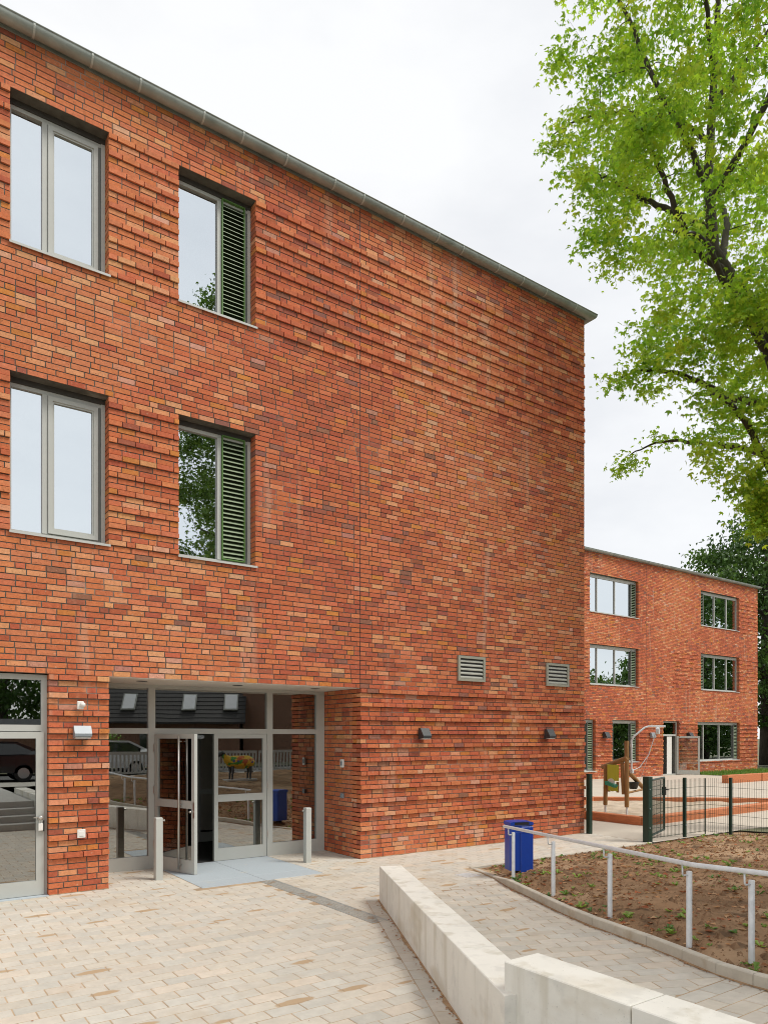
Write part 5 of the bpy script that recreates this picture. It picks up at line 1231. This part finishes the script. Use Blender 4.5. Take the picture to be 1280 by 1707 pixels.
hs = thing('brick_house', 'brick house with dark tiled roof and skylights across the street, mirrored in entrance glass', 'house')
q = MB(); q.box(9.6, 19.0, -28, -19, 0.5, 3.2); q.box(19.2, 32, -30, -20, 0.5, 6.5); q.build('wall', M['house_brick'], hs)
q = MB()
sl_ = (8.2 - 3.0) / (23.5 - 18.4)
for k in range(20):
    y0, y1 = -18.4 - k * 0.255, -18.4 - (k + 1) * 0.255; z0, z1 = 3.0 + k * 0.26, 3.0 + (k + 1) * 0.26
    q.box(8.0, 19.4, y1, y0, z0 - 0.05, z0 + 0.06)
    q.face_grid([(8.0, y0, z0 + 0.06), (19.4, y0, z0 + 0.06), (19.4, y1, z1 + 0.03), (8.0, y1, z1 + 0.03)], [(0, 3, 2, 1)])
q.face_grid([(8.0, -23.5, 8.2), (19.4, -23.5, 8.2), (19.4, -28.6, 3.0), (8.0, -28.6, 3.0)], [(0, 1, 2, 3)]); q.build('roof', M['roof_tile'], hs)
for x in (12.5, 16.0, 18.5):
    q = MB(); a = math.atan(sl_); T = Matrix.Translation((x, -19.5, 3.0 + 1.1 * sl_ + 0.16)) @ Matrix.Rotation(-a, 4, 'X')
    q.box(-0.42, 0.42, -0.72, 0.72, -0.05, 0.05, M=T); s_ = q.build('skylight', M['frame_dark'], hs); q = MB(); q.box(-0.34, 0.34, -0.64, 0.64, 0.052, 0.06, M=T); q.build('pane', M['car_white_sky_pane'], s_)  # white pane colour stands in for sky mirrored in the skylight
for x in (10.4, 13.2, 16): q = MB(); q.box(x, x + 1.1, -18.99, -18.9, 1.5, 2.7); q.build('window', M['car_glass'], hs)
q = MB(); q.box(23, 24.2, -19.99, -19.9, 3.6, 5.0); q.build('window', M['car_glass'], hs)
hs.rotation_euler = (0, 0, math.radians(27)); pv = Vector((14, -19.4, 0)); hs.location = pv - Matrix.Rotation(math.radians(27), 3, 'Z') @ pv
gb = thing('garage', 'low flat roofed brick garage across the street, mirrored in the side door', 'garage')
q = MB(); q.box(-6, 7.9, -22, -17, 0.5, 2.7); q.build('wall', M['house_brick'], gb); q = MB(); q.box(-6.3, 8.2, -22.3, -16.6, 2.7, 3.05); q.build('roof', M['lamp_light'], gb)
q = MB(); q.box(-2, 0.6, -16.99, -16.93, 0.6, 2.6); q.build('door', M['white'], gb)
simple_tree('garden_tree', 'dark garden tree behind the garage, mirrored in the side door', 6.5, -27, 13, 6.0, 7, 6.0, 300, 45, 0.34, DK, spread=0.7, seed=5)
def shrub(x, y, z, R_, h, n, lb):
    t = thing('garden_shrub', lb, 'shrub'); q = MB()
    for k in range(5): a = k * 1.3; q.tube([(x, y, z), (x + math.cos(a) * R_ * 0.4, y + math.sin(a) * R_ * 0.4, z + h * 0.7)], [0.02, 0.006], 5)
    q.build('stem', M['bark'], t); d = rng.normal(0, 1, (n, 3)); d /= np.linalg.norm(d, axis=1)[:, None]; d *= (rng.random((n, 1)) ** 0.4)
    P = d * [R_, R_, h / 2] + [x, y, z + h / 2]; C_ = np.array(MG)[rng.integers(0, 4, n)] * 1.4
    link('foliage', leaves_mesh('foliage', P, 0.12, C_, M['leaf_far'], shape='oval', droop=0.2), t)
shrub(9.6, -13.6, 0.6, 1.1, 2.0, 1500, 'green garden shrub behind the white car, mirrored in the left sidelight')

t = thing('hedge', 'long dark hedge east of the yard, mirrored in the far wing ground floor windows', 'hedge'); n = 9000
P = np.stack([rng.uniform(48, 100, n), rng.uniform(-1.2, 1.2, n), rng.uniform(0.1, 4.2, n)], 1); P[:, 1] += 4.0 - (P[:, 0] - 48) * 0.05
link('foliage', leaves_mesh('foliage', P, 0.5, np.array(DK)[rng.integers(0, 4, n)], M['leaf_far'], shape='oval', droop=0.2), t)
q = MB()
for k in range(26): x = 48.5 + 2 * k; y = 4.0 - (x - 48) * 0.05; q.tube([(x, y, 0), (x + 0.1, y, 2.0), (x, y + 0.1, 3.6)], [0.06, 0.04, 0.01], 6)
q.build('stems', M['bark'], t)

def car(name, lb, x, y, z, m, flip, S_=1.0):
    t = thing(name, lb, 'car', 'cars parked across the street', loc=(x, y, z)); sx = -1 if flip else 1
    q = MB(); T = Matrix.Scale(sx, 4, (1, 0, 0))
    low = [(-2.2, 0.35), (-2.25, 0.62), (-2.15, 0.80), (-1.3, 0.92), (-0.9, 0.96), (1.75, 1.0), (2.15, 0.95), (2.22, 0.6), (2.15, 0.32)]
    cab = [(-1.1, 0.93), (-0.35, 1.42), (0.3, 1.52), (1.2, 1.50), (1.95, 1.15), (2.05, 0.98)]
    def loft(q, prof, w0, w1, zsplit):
        n = len(prof); P = []
        for s_ in (-1, 1):
            for (a, b) in prof: P.append(T @ Vector((a, s_ * (w0 if b < zsplit else w1), b)))
        fs = [tuple(range(n)), tuple(range(2 * n - 1, n - 1, -1))] + [(i, n + i, n + (i + 1) % n, (i + 1) % n) for i in range(n)]; q.face_grid(P, fs)
    loft(q, low, 0.90, 0.84, 0.9); q.build('body', m, t); q = MB(); loft(q, cab, 0.82, 0.62, 1.0); q.build('cabin', m, t)
    win = [(-0.85, 1.02), (-0.3, 1.36), (0.3, 1.44), (1.15, 1.42), (1.65, 1.16), (1.6, 1.02)]
    for s_ in (-1, 1):
        q = MB(); P = [T @ Vector((a, s_ * ((0.82 if b < 1.1 else 0.82 - (b - 0.98) * 0.37) + 0.012), b)) for a, b in win]; q.face_grid(P, [tuple(range(6))]); q.build('side_window', M['car_glass'], t)
        for wx in (-1.4, 1.4):
            q = MB(); q.lathe([(0.2, -0.10), (0.31, -0.10), (0.325, -0.05), (0.325, 0.05), (0.31, 0.10), (0.2, 0.10)], 0, 0, 20, T @ Matrix.Translation((wx, s_ * 0.80, 0.325)) @ Matrix.Rotation(math.pi / 2, 4, 'X')); wh = q.build('wheel', M['tyre'], t)
            q = MB(); q.lathe([(0.04, -0.112), (0.20, -0.105), (0.20, 0.105), (0.04, 0.112)], 0, 0, 10, T @ Matrix.Translation((wx, s_ * 0.80, 0.325)) @ Matrix.Rotation(math.pi / 2, 4, 'X')); q.build('rim', M['rim'], wh)
        q = MB(); q.box(2.0, 2.2, s_ * 0.66 - 0.16, s_ * 0.66 + 0.16, 0.8, 0.93, M=T); q.build('tail_lamp', M['red_lamp'], t)
car('parked_car', 'white estate car parked across the street, mirrored in the left sidelight', 8.2, -9.2, 0.5, M['car_white_sky_pane'], False)
car('parked_car', 'black car parked across the street, mirrored in the side door', 3.3, -9.0, 0.5, M['car_dark'], False)
for k in range(5):
    x = 7.6 + k * 2.15; t = thing('site_barrier', 'slatted grey white site barrier, %s along the footpath, mirrored in the entrance glass' % ('first', 'second', 'third', 'fourth', 'fifth')[k], 'barrier', 'site barriers along the footpath', loc=(x, -5.2, 0.585))
    q = MB(); q.box(0, 2.05, -0.02, 0.02, 0.88, 1.0); q.box(0, 2.05, -0.02, 0.02, 0.12, 0.2); q.box(0, 0.06, -0.02, 0.02, 0.2, 0.88); q.box(1.99, 2.05, -0.02, 0.02, 0.2, 0.88); q.build('frame', M['barrier'], t)
    me = MB().box(0, 0.07, -0.015, 0.015, 0.2, 0.88).mesh('slat', M['barrier'])
    for i in range(12): link('slat', me, t, loc=(0.14 + i * 0.155, 0, 0))
    for i in (0.3, 1.6): q = MB(); q.cbox(i, i + 0.16, -0.3, 0.3, 0.0, 0.11, 0.02); q.build('foot', M['black'], t)

# painted sheep sculpture on the planting bed, mirrored in the right door leaf
sx_, sy_ = 11.2, -0.8; sz_ = earth_z(sx_, sy_)
t = thing('sheep_sculpture', 'colourfully painted sheep sculpture standing on the planting bed, mirrored in the door glass', 'sculpture', loc=(sx_, sy_, sz_))
q = MB(); rings = [(-0.56, 0.06, 0.72), (-0.52, 0.17, 0.70), (-0.35, 0.235, 0.68), (-0.05, 0.25, 0.66), (0.25, 0.24, 0.68), (0.42, 0.20, 0.72), (0.52, 0.14, 0.80), (0.60, 0.10, 0.90), (0.66, 0.085, 0.97)]
q.tube([(-a, 0, c) for a, b, c in rings], [b for a, b, c in rings], 16); 
for i in range(len(q.v)): v = q.v[i]; k = 1 + 0.05 * mnoise.noise(Vector(v) * 9); q.v[i] = (v[0], v[1] * k, 0.68 + (v[2] - 0.68) * k)
q.build('body', M['sheep'], t, smooth=True)
q = MB(); q.tube([(-0.62, 0, 0.95), (-0.70, 0, 1.00), (-0.80, 0, 0.96), (-0.90, 0, 0.88), (-0.94, 0, 0.85)], [0.07, 0.085, 0.075, 0.05, 0.025], 12)
for s_ in (-1, 1): q.tube([(-0.68, s_ * 0.07, 1.02), (-0.66, s_ * 0.15, 1.0), (-0.65, s_ * 0.20, 0.96)], [0.02, 0.03, 0.008], 6)
q.build('head', M['lamp_dark'], t, smooth=True)
for a, s_ in ((-0.36, -1), (-0.36, 1), (0.36, -1), (0.36, 1)):
    q = MB(); q.tube([(a, s_ * 0.12, 0.52), (a + 0.02, s_ * 0.12, 0.28), (a, s_ * 0.12, 0.26), (a, s_ * 0.12, 0.05), (a - 0.03, s_ * 0.12, 0.04)], [0.07, 0.042, 0.04, 0.032, 0.04], 10); q.build('leg', M['lamp_dark'], t, smooth=True)
q = MB(); q.cbox(-0.6, 0.6, -0.25, 0.25, -0.03, 0.045, 0.01); q.build('plinth', M['step'], t)
